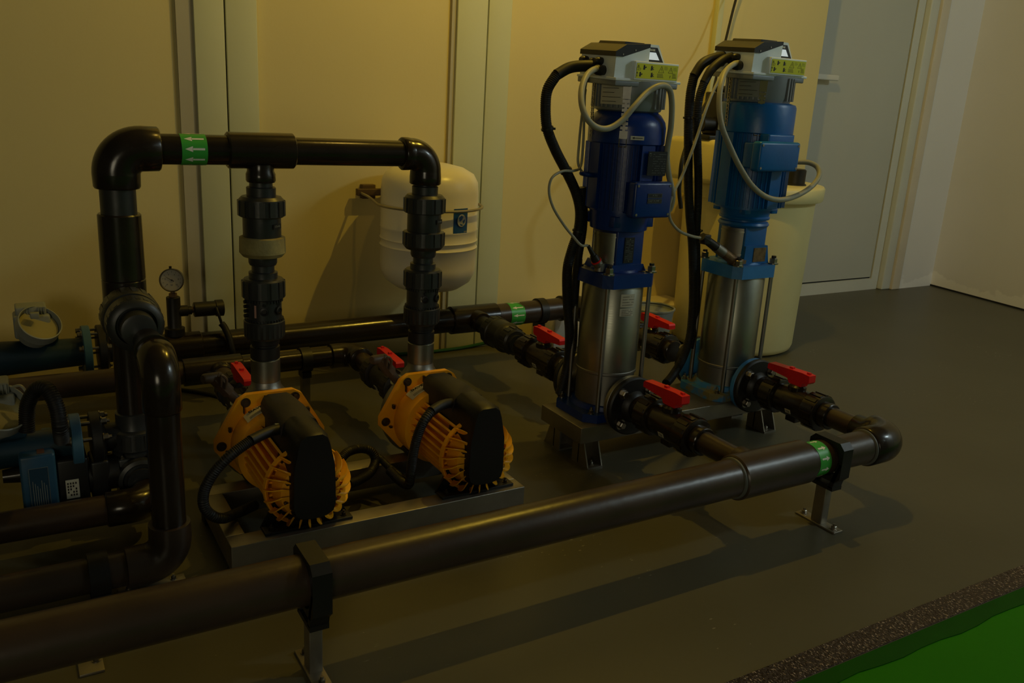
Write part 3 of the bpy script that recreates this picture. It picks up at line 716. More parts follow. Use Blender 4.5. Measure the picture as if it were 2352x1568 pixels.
            for s_ in (-1, 1): b.tube([q+g*s_*.009-Zv*.018+e*.001, q+g*s_*.0095-Zv*.040+e*.001], .0012, 6, straight=True)
            b.cyl(q+g*.0095-Zv*.040+e*.001, q-g*.0095-Zv*.040+e*.001, .0012, n=6); b.build('strap_wire', BOLT, c2)
        else:
            top = oz(1.036+dz)+e*.112; bot = oz(z0_-.01)+e*.109; L = (bot-top).length; n = int(L/.010)
            for k in range(n):
                q = top.lerp(bot, k/n)
                for s_ in (-1, 1): b.box(q+g*s_*.004-Vector((.0012, .0012, .009)), q+g*s_*.004+Vector((.0012, .0012, 0)))
                b.box(q-Vector((.0035, .0035, .0012)), q+Vector((.0035, .0035, .0012)))
            b.build('retaining_chain', BOLT, ci)
    # sensor plug at the head
    if not v2:
        s0 = p(-.074, -.030, .556); s1 = s0+Vector((-.040, 0, .055))
        b = MB(); b.cyl(s0-Vector((0, 0, .010)), s0+Vector((0, 0, .012)), .014, n=18); b.cyl(s0, s0.lerp(s1, .3), .013, n=16); sn = b.build('pressure_sensor', SSD, t)
        b = MB(); d = (s1-s0); b.cyl(s0+d*.3, s0+d*.36, .0145, n=16); b.build('red_ring', RED, sn)
        b = MB(); b.cyl(s0+d*.36, s0+d*.62, .012, .010, n=16); b.cyl(s0+d*.6, s0+d*1.1, .0075, .005, n=12); b.build('plug', BLK, sn)
    else:
        s0 = p(-.072, -.052, .556); d = Vector((-.108, 0, .060))
        b = MB(); b.cyl(s0, s0+d*.45, .0145, n=18); b.box(s0-Vector((.012, .014, .012)), s0+Vector((.040, .016, .006)), .003); sn = b.build('pressure_sensor', BRS, t)
        b = MB(); b.cyl(s0+d*.45, s0+d*.75, .015, n=18); b.build('sensor_collar', SSD, sn)
        b = MB(); b.cyl(s0+d*.75, s0+d*1.28, .0135, .012, n=18); b.box(s0+d*1.15-Vector((.012, .012, .014)), s0+d*1.15+Vector((.012, .012, .014)), .003); b.build('plug', BLK, sn)
    return t
STRAP = mat('punched_steel_strap', (.22, .22, .20), .35, .9, var=.3, scale=40)
OLIVE = mat('olive_painted_steel', (.14, .14, .05), .5, .3)
pump1 = vpump('tall dark blue multistage pump tagged P-701 with steel sleeve and top controller', 1.474, 1.895, BLU, BLU, BLU, 1)
pump2 = vpump('tall mid blue multistage pump with pale blue rust-spotted base beside the salt tank', 1.945, 1.890, LBL, RUST, SKY, 2)
# ================================================================ top manifold
TY, TZ = 2.0, .843
tm = thing('manifold_pipe', 'glossy dark pipe arch with two elbows and a tee above the orange pumps', 'pipe', (.58, TY, TZ))
MB().cyl((.30, TY, TZ), (.47, TY, TZ), .0325, n=40).build('pipe', PVC, tm)
MB().cyl((.58, TY, TZ), (.90, TY, TZ-.002), .0312, n=40).build('pipe', PVC, tm)
b = MB(); b.rev((.449, TY, TZ), X, [(0, .036), (.003, .040), (.147, .040), (.150, .037)], 44)
b.rev((.523, TY, TZ-.03), -Zv, [(0, .030), (.015, .030), (.022, .033), (.036, .033), (.040, .031)], 32); b.build('tee', PVC, tm)
b = MB(); b.elbow((.222, TY, TZ), X, -Zv, .052, .0475, 44, 14); b.rev((.274, TY, TZ), X, [(0, .0475), (.032, .0465), (.035, .044)], 44); b.rev((.222, TY, TZ-.052), -Zv, [(0, .0475), (.026, .0465), (.030, .044)], 44)
b.build('elbow', PVC, tm, 60)
b = MB(); b.elbow((.934, TY, TZ-.002), -X, -Zv, .042, .0385, 40, 14); b.rev((.892, TY, TZ-.002), -X, [(0, .0385), (.008, .040), (.022, .040), (.025, .037)], 40); b.rev((.934, TY, TZ-.044), -Zv, [(0, .0385), (.014, .0395), (.030, .0395), (.033, .036)], 40)
b.build('elbow', PVC, tm, 60)
flow_label(tm, (.30, TY, TZ), X, .0325, .050, .103, -1, 9)
b = MB(); b.rev((.222, TY, 0), Zv, [(.785, .036), (.70, .036)], 40); b.build('riser_pipe', GPVC, tm)
b = MB(); b.rev((.222, TY, 0), Zv, [(.708, .036), (.708, .041), (.705, .0435), (.568, .0445), (.566, .043), (.564, .0445), (.43, .0445), (.427, .042)], 44)
b.rev((.222, TY-.03, .480), -Yv, [(0, .04), (.03, .042), (.034, .038)], 40); b.build('riser_tee', PVC, tm)
MB().cyl((.222, TY, .44), (.222, TY, .235), .0335, n=36).build('riser_pipe', PVC, tm)

def stack_valve(label, x, z0, prof_nut1, prof_body, prof_nut2, neck, lowmat, tagtxt, group, kind):
    """in-line valve or union on a vertical pipe, z downwards from z0"""
    t = thing(kind, label, 'valve', (x, TY, z0), group); o = Vector((x, TY, 0))
    def r(name, pr, m, par=t, rib=None):
        b = MB(); b.rev(o, Zv, pr, 48)
        if rib: b.ribs(o, Zv, rib[0], rib[1], rib[2], rib[3], rib[4], rib[5])
        return b.build(name, m, par)
    return t, r
def check_v(x, label, low):
    t = thing('check_valve', label, 'valve', (x, TY, .60), 'check valves above the orange pumps'); o = Vector((x, TY, 0))
    b = MB(); b.rev(o, Zv, [(.803, .026), (.762, .026)], 32); b.rev(o, Zv, [(.763, .030), (.761, .033), (.735, .0325), (.720, .032)], 36); b.build('upper_socket', GPVC, t)
    b = MB(); b.rev(o, Zv, [(.742, .034), (.741, .044), (.734, .0505), (.697, .0515), (.695, .049)], 48); b.ribs(o, Zv, .0505, .003, .698, .732, 14, .013); b.build('union_nut', GPVC, t)
    bd = MB().rev(o, Zv, [(.697, .043), (.650, .043), (.640, .041)], 48).build('body', GPVC, t)
    b = MB(); b.rev(o, Zv, [(.649, .046), (.647, .0515), (.612, .0525), (.603, .045), (.601, .036)], 48)
    if not low: b.ribs(o, Zv, .051, .003, .614, .646, 14, .013)
    b.build('union_nut', TAPE if low else GPVC, t)
    b = MB(); b.rev(o, Zv, [(.606, .033), (.588, .0325), (.582, .030), (.581, .026), (.566, .026)], 36); b.build('lower_socket', GPVC, t)
    a = -.35; M = Matrix.Translation(o+Vector((math.sin(.62)*.0435, -math.cos(.62)*.0435, .676))) @ Matrix.Rotation(.62, 4, 'Z') @ Matrix.Rotation(PI/2, 4, 'X')
    lb = quadM(M, .026, .011, .001).build('rating_label', BLKP, t)
    text('CV-40', .0065, M @ Matrix.Translation((0, 0, .0012)), GPR, lb)
    # lower union body
    t2 = thing('pipe_union', label.replace('check valve', 'union valve').replace('upper', 'lower'), 'valve', (x, TY, .40), 'lower union valves above the orange pumps')
    b = MB(); b.rev(o, Zv, [(.567, .026), (.5665, .030), (.565, .033), (.545, .033), (.530, .036)], 36); b.build('upper_socket', GPVC, t2)
    b = MB(); b.rev(o, Zv, [(.552, .036), (.550, .044), (.546, .047), (.505, .048), (.503, .045)], 48); b.ribs(o, Zv, .0465, .0032, .507, .545, 14, .013); b.build('union_nut', GPVC, t2)
    b = MB(); b.rev(o, Zv, [(.503, .0405), (.450, .0405)], 48); b.ribs(o, Zv, .040, .004, .496, .503, 36, .003); b.ribs(o, Zv, .041, .004, .448, .455, 36, .003)
    bd = b.build('body', GPVC, t2)
    for k, an in enumerate((-.25, .62)):
        e = Vector((math.sin(an), -math.cos(an), 0)); q = o+e*.039+Zv*.478
        b = MB(); b.rev(q, e, [(0, .010), (.006, .010), (.007, .006), (.004, .005)], 14); b.box(q+Vector((-.004, -.004, .012)), q+Vector((.004, .004, .018))+e*.003); b.build('port_boss', BLK, bd)
    e = Vector((-math.cos(.15), -math.sin(.15), 0))
    for k in range(4): q = o+e*.041+Zv*(.464+k*.011); MB().cyl(q, q+e*.008, .0045, n=8).build('locking_stub', BLK, bd) if not (x > .7) else None
    an = -.75 if x < .7 else -.45; e = Vector((math.sin(an), -math.cos(an), 0)); M = Matrix.Translation(o+e*.0412+Zv*.477) @ Matrix.Rotation(an, 4, 'Z') @ Matrix.Rotation(PI/2, 4, 'X')
    quadM(M, .005, .030 if x < .7 else .012, .0006).build('label_strip', PINK if x < .7 else WLAB, t2)
    b = MB(); b.rev(o, Zv, [(.450, .046), (.448, .0475), (.412, .0465), (.406, .043), (.404, .036)], 48); b.ribs(o, Zv, .0460, .0015, .412, .444, 24, .006); b.build('union_nut', GPVC, t2)
    b = MB(); b.rev(o, Zv, [(.408, .035), (.392, .034), (.390, .031), (.386, .031), (.384, .0345), (.356, .0345), (.354, .032)], 40); b.build('threaded_adapter', BLK, t2)
PINK = mat('pink_label_film', (.5, .28, .24), .5)
check_v(.523, 'left upper check valve stack with a cream taped nut over the orange pump', True)
check_v(.934, 'right upper check valve stack with all dark nuts in front of the white tank', False)

# ================================================================ orange pumps
sk = thing('pump_skid', 'low stainless steel tube skid under the two orange pumps', 'frame', (.70, 1.76, 0))
for nm, lo, hi in (('front_rail', (.344, 1.618, .022), (1.044, 1.668, .080)), ('rear_rail', (.344, 1.872, .022), (1.044, 1.922, .080)), ('left_rail', (.344, 1.668, .022), (.384, 1.872, .080)), ('right_rail', (1.000, 1.668, .022), (1.044, 1.872, .080))):
    MB().box(lo, hi, .002).build(nm, GALV, sk)
for sx in (.344, 1.004):
    for sy in (1.622, 1.882): MB().box((sx, sy, 0), (sx+.04, sy+.04, .022), .002).build('foot', BLK, sk)
def ypump(label, x):
    t = thing('booster_pump', label, 'pump', (x, 1.75, .08), 'orange booster pumps on the skid')
    zc = .168; yb = 1.952
    o = Vector((x-.004, 0, zc))
    # stainless volute with vertical nozzle
    b = MB(); b.rev(o, Yv, [(yb, .112), (yb+.012, .116), (yb+.030, .114), (yb+.050, .098), (yb+.064, .066), (yb+.070, .040), (yb+.085, .032), (yb+.100, .032)], 48)
    b.rev((x+.003, TY, 0), Zv, [(.230, .066), (.262, .052), (.285, .036), (.299, .033)], 36)
    b.build('volute', SSD, t)
    MB().rev((x+.003, TY, 0), Zv, [(.297, .0325), (.299, .0345), (.352, .0345), (.354, .033), (.355, .030)], 44).build('outlet_collar', SS, t)
    # hexagonal yellow flange plate
    b = MB(); R = .132; pl = []
    for k in range(6):
        a = PI/6*0+k*PI/3
        for s_ in (-.09, .09): pl.append((R*math.cos(a+s_)*1.0, R*math.sin(a+s_)))
    pl = [(q[0], max(q[1], -.078)) for q in pl]
    b.prism([(a_, c_) for a_, c_ in pl], (0, .016, 0), (o.x, yb-.016, zc), (1, 0, 0), (0, 0, 1))
    b.rev(o, Yv, [(yb-.030, .086), (yb-.014, .092)], 40)
    for s_ in (-1, 1): b.prism([(s_*.030, -.070), (s_*.052, -.070), (s_*.066, -.04), (s_*.04, -.04)], (0, .016, 0), (o.x, yb-.016, zc), (1, 0, 0), (0, 0, 1))
    pt = b.build('flange_plate', YEL, t)
    for k in range(6):
        a = k*PI/3
        if math.sin(a) < -.5: continue
        q = Vector((o.x+.117*math.cos(a), yb-.0165, zc+.117*math.sin(a)))
        b = MB(); b.rev(q, -Yv, [(0, .0115), (.002, .0115)], 18); b.rev(q-Yv*.002, -Yv, [(0, .0075), (.008, .0075)], 6); b.build('bolt', BOLTD, pt)
    for k in range(24):
        a = PI*2*k/24+.13; e = Vector((math.cos(a), 0, math.sin(a))); q = o+Yv*(yb-.017)+e*.106
        if e.z > -.6: b = MB(); b.box(q-Vector((.0028, .010, .0028))-e*.006, q+Vector((.0028, .0, .0028))+e*.006); b.build('gap_vane', BLK, pt) if k % 2 == 0 else None
    # smooth band, finned barrel, fan cover
    MB().rev(o, Yv, [(1.852, .090), (1.854, .0985), (1.926, .0985), (1.930, .096), (1.931, .088)], 64).build('collar_band', YEL, t)
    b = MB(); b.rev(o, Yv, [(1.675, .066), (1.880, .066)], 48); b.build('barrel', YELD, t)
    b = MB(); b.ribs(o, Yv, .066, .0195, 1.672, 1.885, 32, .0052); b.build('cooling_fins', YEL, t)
    b = MB(); b.rev(o, Yv, [(1.660, .0875), (1.660, .0905), (1.672, .0915), (1.674, .084)], 64, False); b.rev(o, Yv, [(1.674, .084), (1.664, .083), (1.660, .0875)], 64, False)
    b.rev(o, Yv, [(1.630, .050), (1.634, .064), (1.668, .074), (1.674, .072)], 48)
    fc = b.build('fan_cover', YEL, t)
    b = MB(); nv = 22
    for k in range(nv):
        a = 2*PI*k/nv; vs = []; m = 6
        for j in range(m+1):
            f_ = j/m; rr = .068+.027*math.sin(f_*PI/2); yy = 1.620+.042*f_*f_; aa = a+.22*f_
            for w_ in (-.0013, .0013):
                for r_ in (-.016, 0):
                    vs.append(o+Vector((math.cos(aa+w_/rr)*(rr+r_), yy, math.sin(aa+w_/rr)*(rr+r_))))
        fs = []
        for j in range(m):
            c_ = j*4; d_ = c_+4; fs += [(c_, c_+1, d_+1, d_), (c_+2, d_+2, d_+3, c_+3), (c_+1, c_+3, d_+3, d_+1), (c_, d_, d_+2, c_+2)]
        fs += [(0, 2, 3, 1), (m*4, m*4+1, m*4+3, m*4+2)]; b.add(vs, fs)
    b.build('fan_vanes', YEL, fc)
    for k in range(8):
        a = 2*PI*k/8+.3; q = o+Vector((math.cos(a)*.058, 1.632, math.sin(a)*.058)); MB().rev(q, -Yv, [(0, .004), (.007, .004), (.008, .002)], 8).build('screw', BOLTD, fc)
    # label on the band
    a0, a1 = PI*.26, PI*.44
    M0 = band(o, Yv, .0988, 1.880, 1.922, a0, a1, 20).build('brand_label', WLAB, t)
    an = .375*PI; n_ = Vector((-math.cos(an), 0, math.sin(an)))
    ux = Vector((math.sin(an), 0, math.cos(an)))
    M = Matrix((ux, Yv, n_)).transposed().to_4x4(); M.translation = o+Yv*1.913+n_*.0998
    text('DAVEY', .014, M, BLKP, M0, bold=.0004)
    for k in range(3): band(o, Yv, .0996, 1.886+k*.004, 1.887+k*.004, a0+.1, a1-.15, 16, .0003).build('print_line', BLKP, M0)
    # black terminal cover over the top and down the end face
    b = MB()
    def sec(w_, zt, zb, r_=.012):
        return [(-w_, zb), (w_, zb), (w_, zt-r_*1.6), (w_-r_*.5, zt-r_*.5), (w_-r_*1.4, zt), (-w_+r_*1.4, zt), (-w_+r_*.5, zt-r_*.5), (-w_, zt-r_*1.6)]
    st = [(1.905, .030, .114, .07), (1.890, .038, .132, .06), (1.800, .041, .136, .06), (1.715, .042, .132, .06)]
    rows = []; 
    for yy, w_, zt, zb in st: rows.append([Vector((x, yy, zc))+Vector((a_-.001, 0, c_)) for a_, c_ in sec(w_, zt, zb)])
    vs = [p_ for r_ in rows for p_ in r_]; n = 8; fs = [(i*n+j, i*n+(j+1) % n, (i+1)*n+(j+1) % n, (i+1)*n+j) for i in range(len(rows)-1) for j in range(n)]
    fs += [tuple(range(n)), tuple(range((len(rows)-1)*n, len(rows)*n))]; b.add(vs, fs)
    tc_ = b.build('terminal_cover', DUSTY, t, 50)
    b = MB()
    pl = [(-.036, .112), (-.030, .130), (-.018, .139), (.018, .139), (.030, .130), (.036, .112), (.047, .058), (.048, .010), (.048, -.030), (.043, -.047), (.028, -.056), (.010, -.059), (-.010, -.059), (-.028, -.056), (-.043, -.047), (-.048, -.030), (-.048, .010), (-.047, .058)]
    pl2 = [(a_*.93, c_*.95+.002) for a_, c_ in pl]
    c0 = Vector((x-.003, 0, zc)); N = len(pl)
    rows = [[c0+Vector((a_, yy, c_)) for a_, c_ in q] for yy, q in ((1.716, [(a_, max(c_, .05)) for a_, c_ in pl]), (1.680, [(a_, c_) for a_, c_ in pl]), (1.618, pl), (1.608, pl2))]
    vs = [p_ for r_ in rows for p_ in r_]; fs = [(i*N+j, i*N+(j+1) % N, (i+1)*N+(j+1) % N, (i+1)*N+j) for i in range(3) for j in range(N)]
    fs += [tuple(range(N)), tuple(range(3*N, 4*N))]; b.add(vs, fs); b.build('end_cover', BLK, t, 40)
    q = Vector((x-.038, 1.735, zc+.108)); b = MB(); b.cyl(q, q+Vector((-.012, 0, .001)), .0115, n=16); b.build('cable_gland', MGREY, tc_)
    # feet
    b = MB(); b.prism([(-.096, .0), (.096, .0), (.062, .062), (.030, .07), (-.030, .07), (-.062, .062)], (0, .006, 0), (x-.006, 1.672, .0805), (1, 0, 0), (0, 0, 1))
    b.box((x-.102, 1.634, .0805), (x+.090, 1.668, .0865), .001); b.box((x-.045, 1.645, .085), (x+.045, 1.70, .105), .003)
    ft = b.build('front_foot', BLK, t)
    for s_ in (-1, 1): MB().bolt((x-.006+s_*.080, 1.648, .0865), Zv, .005, .006).build('bolt', BOLTD, ft)
    b = MB(); b.box((x-.075, 1.90, .0805), (x+.075, 1.945, .094), .003); ft = b.build('rear_foot', BLK, t)
    for s_ in (-1, 1): MB().bolt((x+s_*.062, 1.918, .094), Zv, .005, .006).build('bolt', BOLTD, ft)
    # priming plug with wing tap, upper left of the volute
    q = Vector((x-.072, 1.985, zc+.092)); d = Vector((-.040, -.012, .052))
    b = MB(); b.cyl(q-d*.35, q+d*.02, .017, n=20); pg = b.build('priming_port', SS, t)
    b = MB(); b.cyl(q, q+d*.55, .012, n=16); b.cyl(q+d*.5, q+d*1.35, .0165, .0155, n=8); b.rev(q+d*1.3+Vector((0, 0, 0)), Vector((-.8, -.3, .1)), [(-.020, .010), (-.016, .013), (.026, .012), (.030, .009)], 12); b.tube([q+d*1.0+Vector((.0, -.016, 0)), q+d*1.3+Vector((.012, -.020, .010)), q+d*1.25+Vector((.022, -.016, .0)), q+d*.95+Vector((.008, -.016, -.008))], .0035, 8)
    b.build('wing_tap', DUSTYB, pg)
    return t
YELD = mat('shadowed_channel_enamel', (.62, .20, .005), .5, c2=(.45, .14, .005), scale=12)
BOLTD = mat('oily_bolt_steel', (.12, .09, .06), .4, .8, var=.4, scale=60)
DUSTYB = mat('dusty_brown_fitting', (.13, .085, .05), .5, c2=(.08, .055, .035), scale=30)
ypump('orange booster pump with black end cover, the left and nearer one', .520)
ypump('orange booster pump with black end cover, the right one next to the blue pumps', .931)

# ================================================================ suction line behind the orange pumps
SY, SZ, SR = 2.50, .172, .0315
sl = thing('suction_pipe', 'thin brown-grey pipe on the floor behind the orange pumps ending in an elbow', 'pipe', (.4, SY, SZ))
MB().cyl((-1.3, SY, SZ), (.42, SY, SZ), .034, n=36).build('pipe', PVCD, sl)
MB().cyl((.54, SY, SZ), (.86, SY, SZ+.002), SR, n=36).build('pipe', PVC, sl)
b = MB(); b.rev((.415, SY, SZ), X, [(0, .034), (.002, .040), (.165, .040), (.168, .036)], 40); b.rev((.515, SY-.03, SZ), -Yv, [(0, .032), (.035, .034), (.040, .030)], 32); b.build('tee', PVC, sl)
b = MB(); b.elbow((.935, SY, SZ+.002), -X, -Yv, .050, .039, 36); b.rev((.885, SY, SZ+.002), -X, [(0, .039), (.028, .039), (.030, .036)], 36); b.rev((.935, SY-.05, SZ+.002), -Yv, [(0, .039), (.02, .039), (.023, .036)], 36); b.build('elbow', PVC, sl, 50)
for xx in (.515, .935): MB().cyl((xx, 2.45, SZ+.002), (xx, 2.06, .172), .026, n=28).build('branch_pipe', PVCD, sl)
ball_valve('red-levered ball valve squeezed behind the left orange pump', .515, 2.235, .172, -1, .92, DUSTY, 'ball valves with red levers')
ball_valve('red-levered ball valve behind the right orange pump below the white tank', .935, 2.235, .172, -1, .92, DUSTY, 'ball valves with red levers')
REDD = mat('brown_red_sticker', (.16, .06, .04), .5)
STKD = mat('dark_blue_sticker', (.014, .05, .09), .4)
SKYD = mat('dull_blue_flange_enamel', (.045, .13, .21), .4, var=.2, scale=12)
LBLD = mat('slate_blue_plastic', (.022, .085, .16), .42, var=.12)
LBLK = mat('dark_teal_enamel', (.008, .035, .055), .4, c2=(.006, .022, .035))
GALVB = mat('brown_steel_tube', (.13, .085, .05), .5, .3)
TANKH = mat('galvanised_wire', (.40, .36, .26), .45, .5)
HOSE = mat('green_hose', (.01, .10, .02), .5)
GREENISH = mat('pale_green_trim', (.32, .42, .28), .5)
# ================================================================ near loop at the left: union, drop pipe, return pipes
def face_union(label, x, y, z, r, parent_group=None):
    t = thing('pipe_union', label, 'pipe union', (x, y, z)); o = Vector((x, y, z))
    b = MB(); b.rev(o, -Yv, [(0, r*.8), (.002, r*1.03), (.050, r*1.06), (.056, r)], 48); b.ribs(o, -Yv, r*1.05, .0007, .006, .048, 18, .012); b.build('union_nut', GPVC, t)
    b = MB(); b.rev(o, -Yv, [(.054, r*.93), (.068, r*.93)], 48); b.build('gasket_groove', BLK, t)
    b = MB(); b.rev(o, -Yv, [(.066, r*.95), (.070, r), (.108, r*.98), (.114, r*.88), (.116, r*.72), (.106, r*.70), (.106, r*.62), (.150, r*.60), (.152, r*.5)], 48, True); b.ribs(o, -Yv, r*.99, .0004, .074, .104, 22, .009)
    b.build('front_nut', GPVC, t); return t
face_union('large dark grey pipe union facing the camera beside the pressure gauge', .222, 1.955, .500, .056)
dp = thing('drop_pipe', 'glossy brown-grey pipe that drops from the union and turns left along the floor', 'pipe', (.236, 1.73, .25))
Y1_ = 1.675
b = MB(); b.rev((.235, Y1_+.20, .478), -Yv, [(0, .027), (.10, .027), (.11, .030), (.155, .0355)], 36, True); b.elbow((.238, Y1_, .472), Yv, -Zv, .046, .036, 40, 14)
b.rev((.238, Y1_, .426), -Zv, [(0, .036), (.05, .0365), (.054, .034)], 40); b.build('elbow', PVC, dp, 60)
MB().cyl((.238, Y1_, .40), (.238, Y1_, .12), .0325, n=40).build('pipe', PVC, dp)
b = MB(); b.rev((.238, Y1_, .135), -Zv, [(0, .033), (.001, .040), (.035, .041)], 40); b.elbow((.238, Y1_, .052), Zv, -X, .050, .041, 40, 14); b.rev((.188, Y1_, .052), -X, [(0, .041), (.035, .0405), (.037, .036)], 40); b.build('elbow', PVCD, dp, 60)
MB().cyl((.16, Y1_, .052), (-1.3, Y1_, .052), .0345, n=40).build('pipe', PVCD, dp)
sp = thing('pipe_support', 'short black clamp with a flat bolted strip under the low left pipe elbow', 'pipe support', (.10, Y1_, 0))
b = MB(); b.rev((.085, Y1_, .052), X, [(0, .0348), (0, .043), (.036, .043), (.036, .0348)], 36, False); b.box((.085, Y1_-.030, .006), (.121, Y1_+.030, .02)); b.build('clamp', BLK, sp)
b = MB(); b.box((.085, Y1_-.045, 0), (.121, Y1_+.045, .006)); b.build('base_plate', GALV, sp)
b = MB(); b.box((.135, Y1_-.010, 0), (.262, Y1_+.014, .005), .001); st_ = b.build('floor_strip', GALV, sp)
MB().bolt((.240, Y1_+.002, .005), Zv, .005, .005).build('bolt', BOLT, st_); MB().bolt((.155, Y1_+.002, .005), Zv, .005, .004).build('bolt', BOLT, st_)
BY, BZ = 1.875, .088
rp = thing('return_pipe', 'dusty brown-grey pipe running left at ankle height from a glossy elbow', 'pipe', (.1, BY, BZ))
MB().cyl((.17, BY, BZ), (-1.3, BY, BZ+.006), .0325, n=40).build('pipe', PVCD, rp)
b = MB(); b.elbow((.228, BY, BZ), -X, Yv, .040, .038, 36, 12); b.rev((.188, BY, BZ), -X, [(0, .038), (.045, .038), (.048, .034)], 36); b.rev((.228, BY+.04, BZ), Yv, [(0, .030), (.03, .030)], 30); b.build('elbow', PVC, rp, 60)
fb = thing('foot_bracket', 'small bolted steel foot half hidden under the foreground pipe at the left', 'bracket', (0.0828, 1.4736, 0.0000))
b = MB(); b.box((.045, 1.43, 0), (.085, 1.50, .005), .001); fbp = b.build('base_plate', GALV, fb); MB().bolt((.075, 1.462, .005), Zv, .006, .006).build('bolt', BOLT, fbp)
# three way valve under the riser
vv = thing('three_way_valve', 'dark three-way valve under the left riser with a grey union nut facing the camera', 'valve', (.222, TY, .15)); o = Vector((.222, TY, 0))
b = MB(); b.rev(o, Zv, [(.262, .033), (.260, .0385), (.222, .0385), (.216, .042)], 36); b.build('upper_socket', GPVC, vv)
b = MB(); b.rev(o, Zv, [(.224, .044), (.220, .050), (.180, .053), (.176, .048)], 40); b.ribs(o, Zv, .051, .002, .182, .216, 16, .012); b.build('union_nut', GPVC, vv)
b = MB(); b.rev(o, Zv, [(.178, .042), (.172, .050), (.166, .050), (.160, .042), (.10, .046), (.07, .046), (.055, .03)], 40); b.box((.178, 1.955, .075), (.266, 2.045, .165), .006); b.box((.150, 1.965, .105), (.19, 2.035, .155), .004); b.build('body', GPVC, vv)
for s_ in (-.035, .022): MB().bolt((.222+s_, 1.953, .168), Zv, .005, .004).build('bolt', BOLT, vv)
b = MB(); b.rev((.222, 1.962, .118), -Yv, [(0, .046), (.004, .0485), (.030, .048), (.034, .040), (.028, .036), (.028, .030), (.040, .030)], 40); b.build('front_nut', GPVC, vv)
# electric actuator
ac = thing('valve_actuator', 'blue electric actuator box with black gearbox low at the left', 'actuator', (.05, 1.98, .12))
b = MB(); b.box((-.012, 1.932, .070), (.056, 2.03, .212), .006); b.box((.036, 2.0, .20), (.056, 2.03, .236), .003); bx = b.build('blue_cover', LBLD, ac)
b = MB(); b.box((.056, 1.945, .072), (.118, 2.035, .186), .005); gb = b.build('gearbox', BLK, ac)
b = MB(); b.cyl((.118, 1.985, .128), (.180, 1.985, .128), .040, n=28); b.box((.122, 1.945, .075), (.160, 2.02, .172), .006); b.build('coupling', BLK, ac)
b = MB(); b.cyl((-.012, 1.97, .160), (-.044, 1.97, .160), .018, .014, n=18); b.build('hand_knob', PVC, ac)
M = face((.022, 1.9315, .135)); q = quadM(M, .036, .098, .0006).build('instruction_label', STKD, bx)
b = MB()
for cx, cy, ww, hh in ((0, .049, .036, .0007), (-.018, 0, .0007, .098), (.018, 0, .0007, .098)): b.box((cx-ww/2, cy-hh/2, .0005), (cx+ww/2, cy+hh/2, .0012))
for k in range(7):
    L = .060-.006*((k*5) % 4); b.box((-.013+k*.0042, -.040, .0005), (-.0118+k*.0042, -.040+L, .0012))
b.xf(M).build('label_print', GPR, q)
M = face((.084, 1.9445, .118)); q = quadM(M, .026, .044, .0006).build('type_label', WLAB, gb)
b = MB()
for k in range(4):
    for j in range(5):
        if (k*3+j*7) % 5: b.box((-.010+k*.0052, -.016+j*.0068, .0005), (-.0072+k*.0052, -.0115+j*.0068, .0011))
b.xf(M).build('label_print', BLKP, q)
M = Matrix.Translation((.030, 1.955, .2123)); q = quadM(M, .014, .028, .0006).build('warning_sticker', REDD, bx)

# ================================================================ flow meters
def flow_meter(label, fx, y, z, r, hx, hz, cov):
    """flanged body ending in a flange at x = fx; converter head at hx, hz"""
    t = thing('flow_meter', label, 'flow meter', (hx, y, z)); o = Vector((0, y, z))
    b = MB(); b.rev(o, X, [(fx-.70, r*.8), (fx-.42, r*.8), (fx-.40, r*1.1), (fx-.30, r*1.1), (fx-.28, r*.98), (fx-.10, r*.82), (fx-.03, r*.78)], 36); b.build('body', LBLK, t)
    f1 = MB().rev(o, X, [(fx-.030, r*.8), (fx-.030, r*1.42), (fx-.028, r*1.46), (fx-.010, r*1.46), (fx-.008, r*1.42)], 44).build('blue_flange', SKYD, t)
    f2 = MB().rev(o, X, [(fx+.010, r*1.40), (fx+.012, r*1.44), (fx+.030, r*1.44), (fx+.032, r*1.38), (fx+.040, r*.75), (fx+.10, r*.75)], 44).build('pipe_flange', BLK, t)
    for k in range(8):
        a = PI/8+k*PI/4; e = Vector((0, math.cos(a), math.sin(a)))*r*1.20
        b = MB(); b.nut(o+X*(fx-.030)+e, -X, .008, .010); b.cyl(o+X*(fx-.03)+e, o+X*(fx+.05)+e, .0042, n=8); b.nut(o+X*(fx+.032)+e, X, .008, .010); b.build('flange_bolt', BOLT, f1) if a < PI*.9 or a > PI*1.5 else None
    b = MB(); b.box((hx-.045, y-.035, z+r*.8), (hx+.045, y+.035, hz-.035), .008); b.build('neck', LBLK, t)
    # head: round window housing tilted up to the right, terminal box behind
    n_ = Vector((.30, -.62, .72)).normalized(); c = Vector((hx, y-.05, hz))
    b = MB(); b.box((hx-.062, y-.030, hz-.045), (hx+.030, y+.045, hz+.022), .008); b.box((hx-.055, y-.02, hz+.02), (hx+.022, y+.04, hz+.045), .005)
    for k in range(8):
        if k in (3, 4): continue
        b.box((hx-.034+k*.007, y-.0235, hz+.022), (hx-.0315+k*.007, y-.019, hz+.043))
    b.rev(c-n_*.055, n_, [(0, .042), (.03, .048), (.036, .050)], 40); hd = b.build('converter_head', FGREY, t)
    b = MB(); b.rev(c-n_*.02, n_, [(0, .048), (.001, .0565), (.030, .0565), (.031, .0535), (.006, .0525), (.005, .04)], 44, False); wr = b.build('window_ring', FGREY, hd)
    u, v, _ = basis(n_); q = c-n_*.010
    b = MB(); b.rev(q, n_, [(0, .0515), (.002, .0515), (.003, .0505)], 40); b.build('window_cover', cov, hd)
    b = MB(); b.box(c+Vector((-.020, -.012, .020)), c+Vector((.002, .006, .036)), .002); b.build('hinge_catch', FGREY, wr)
    return t
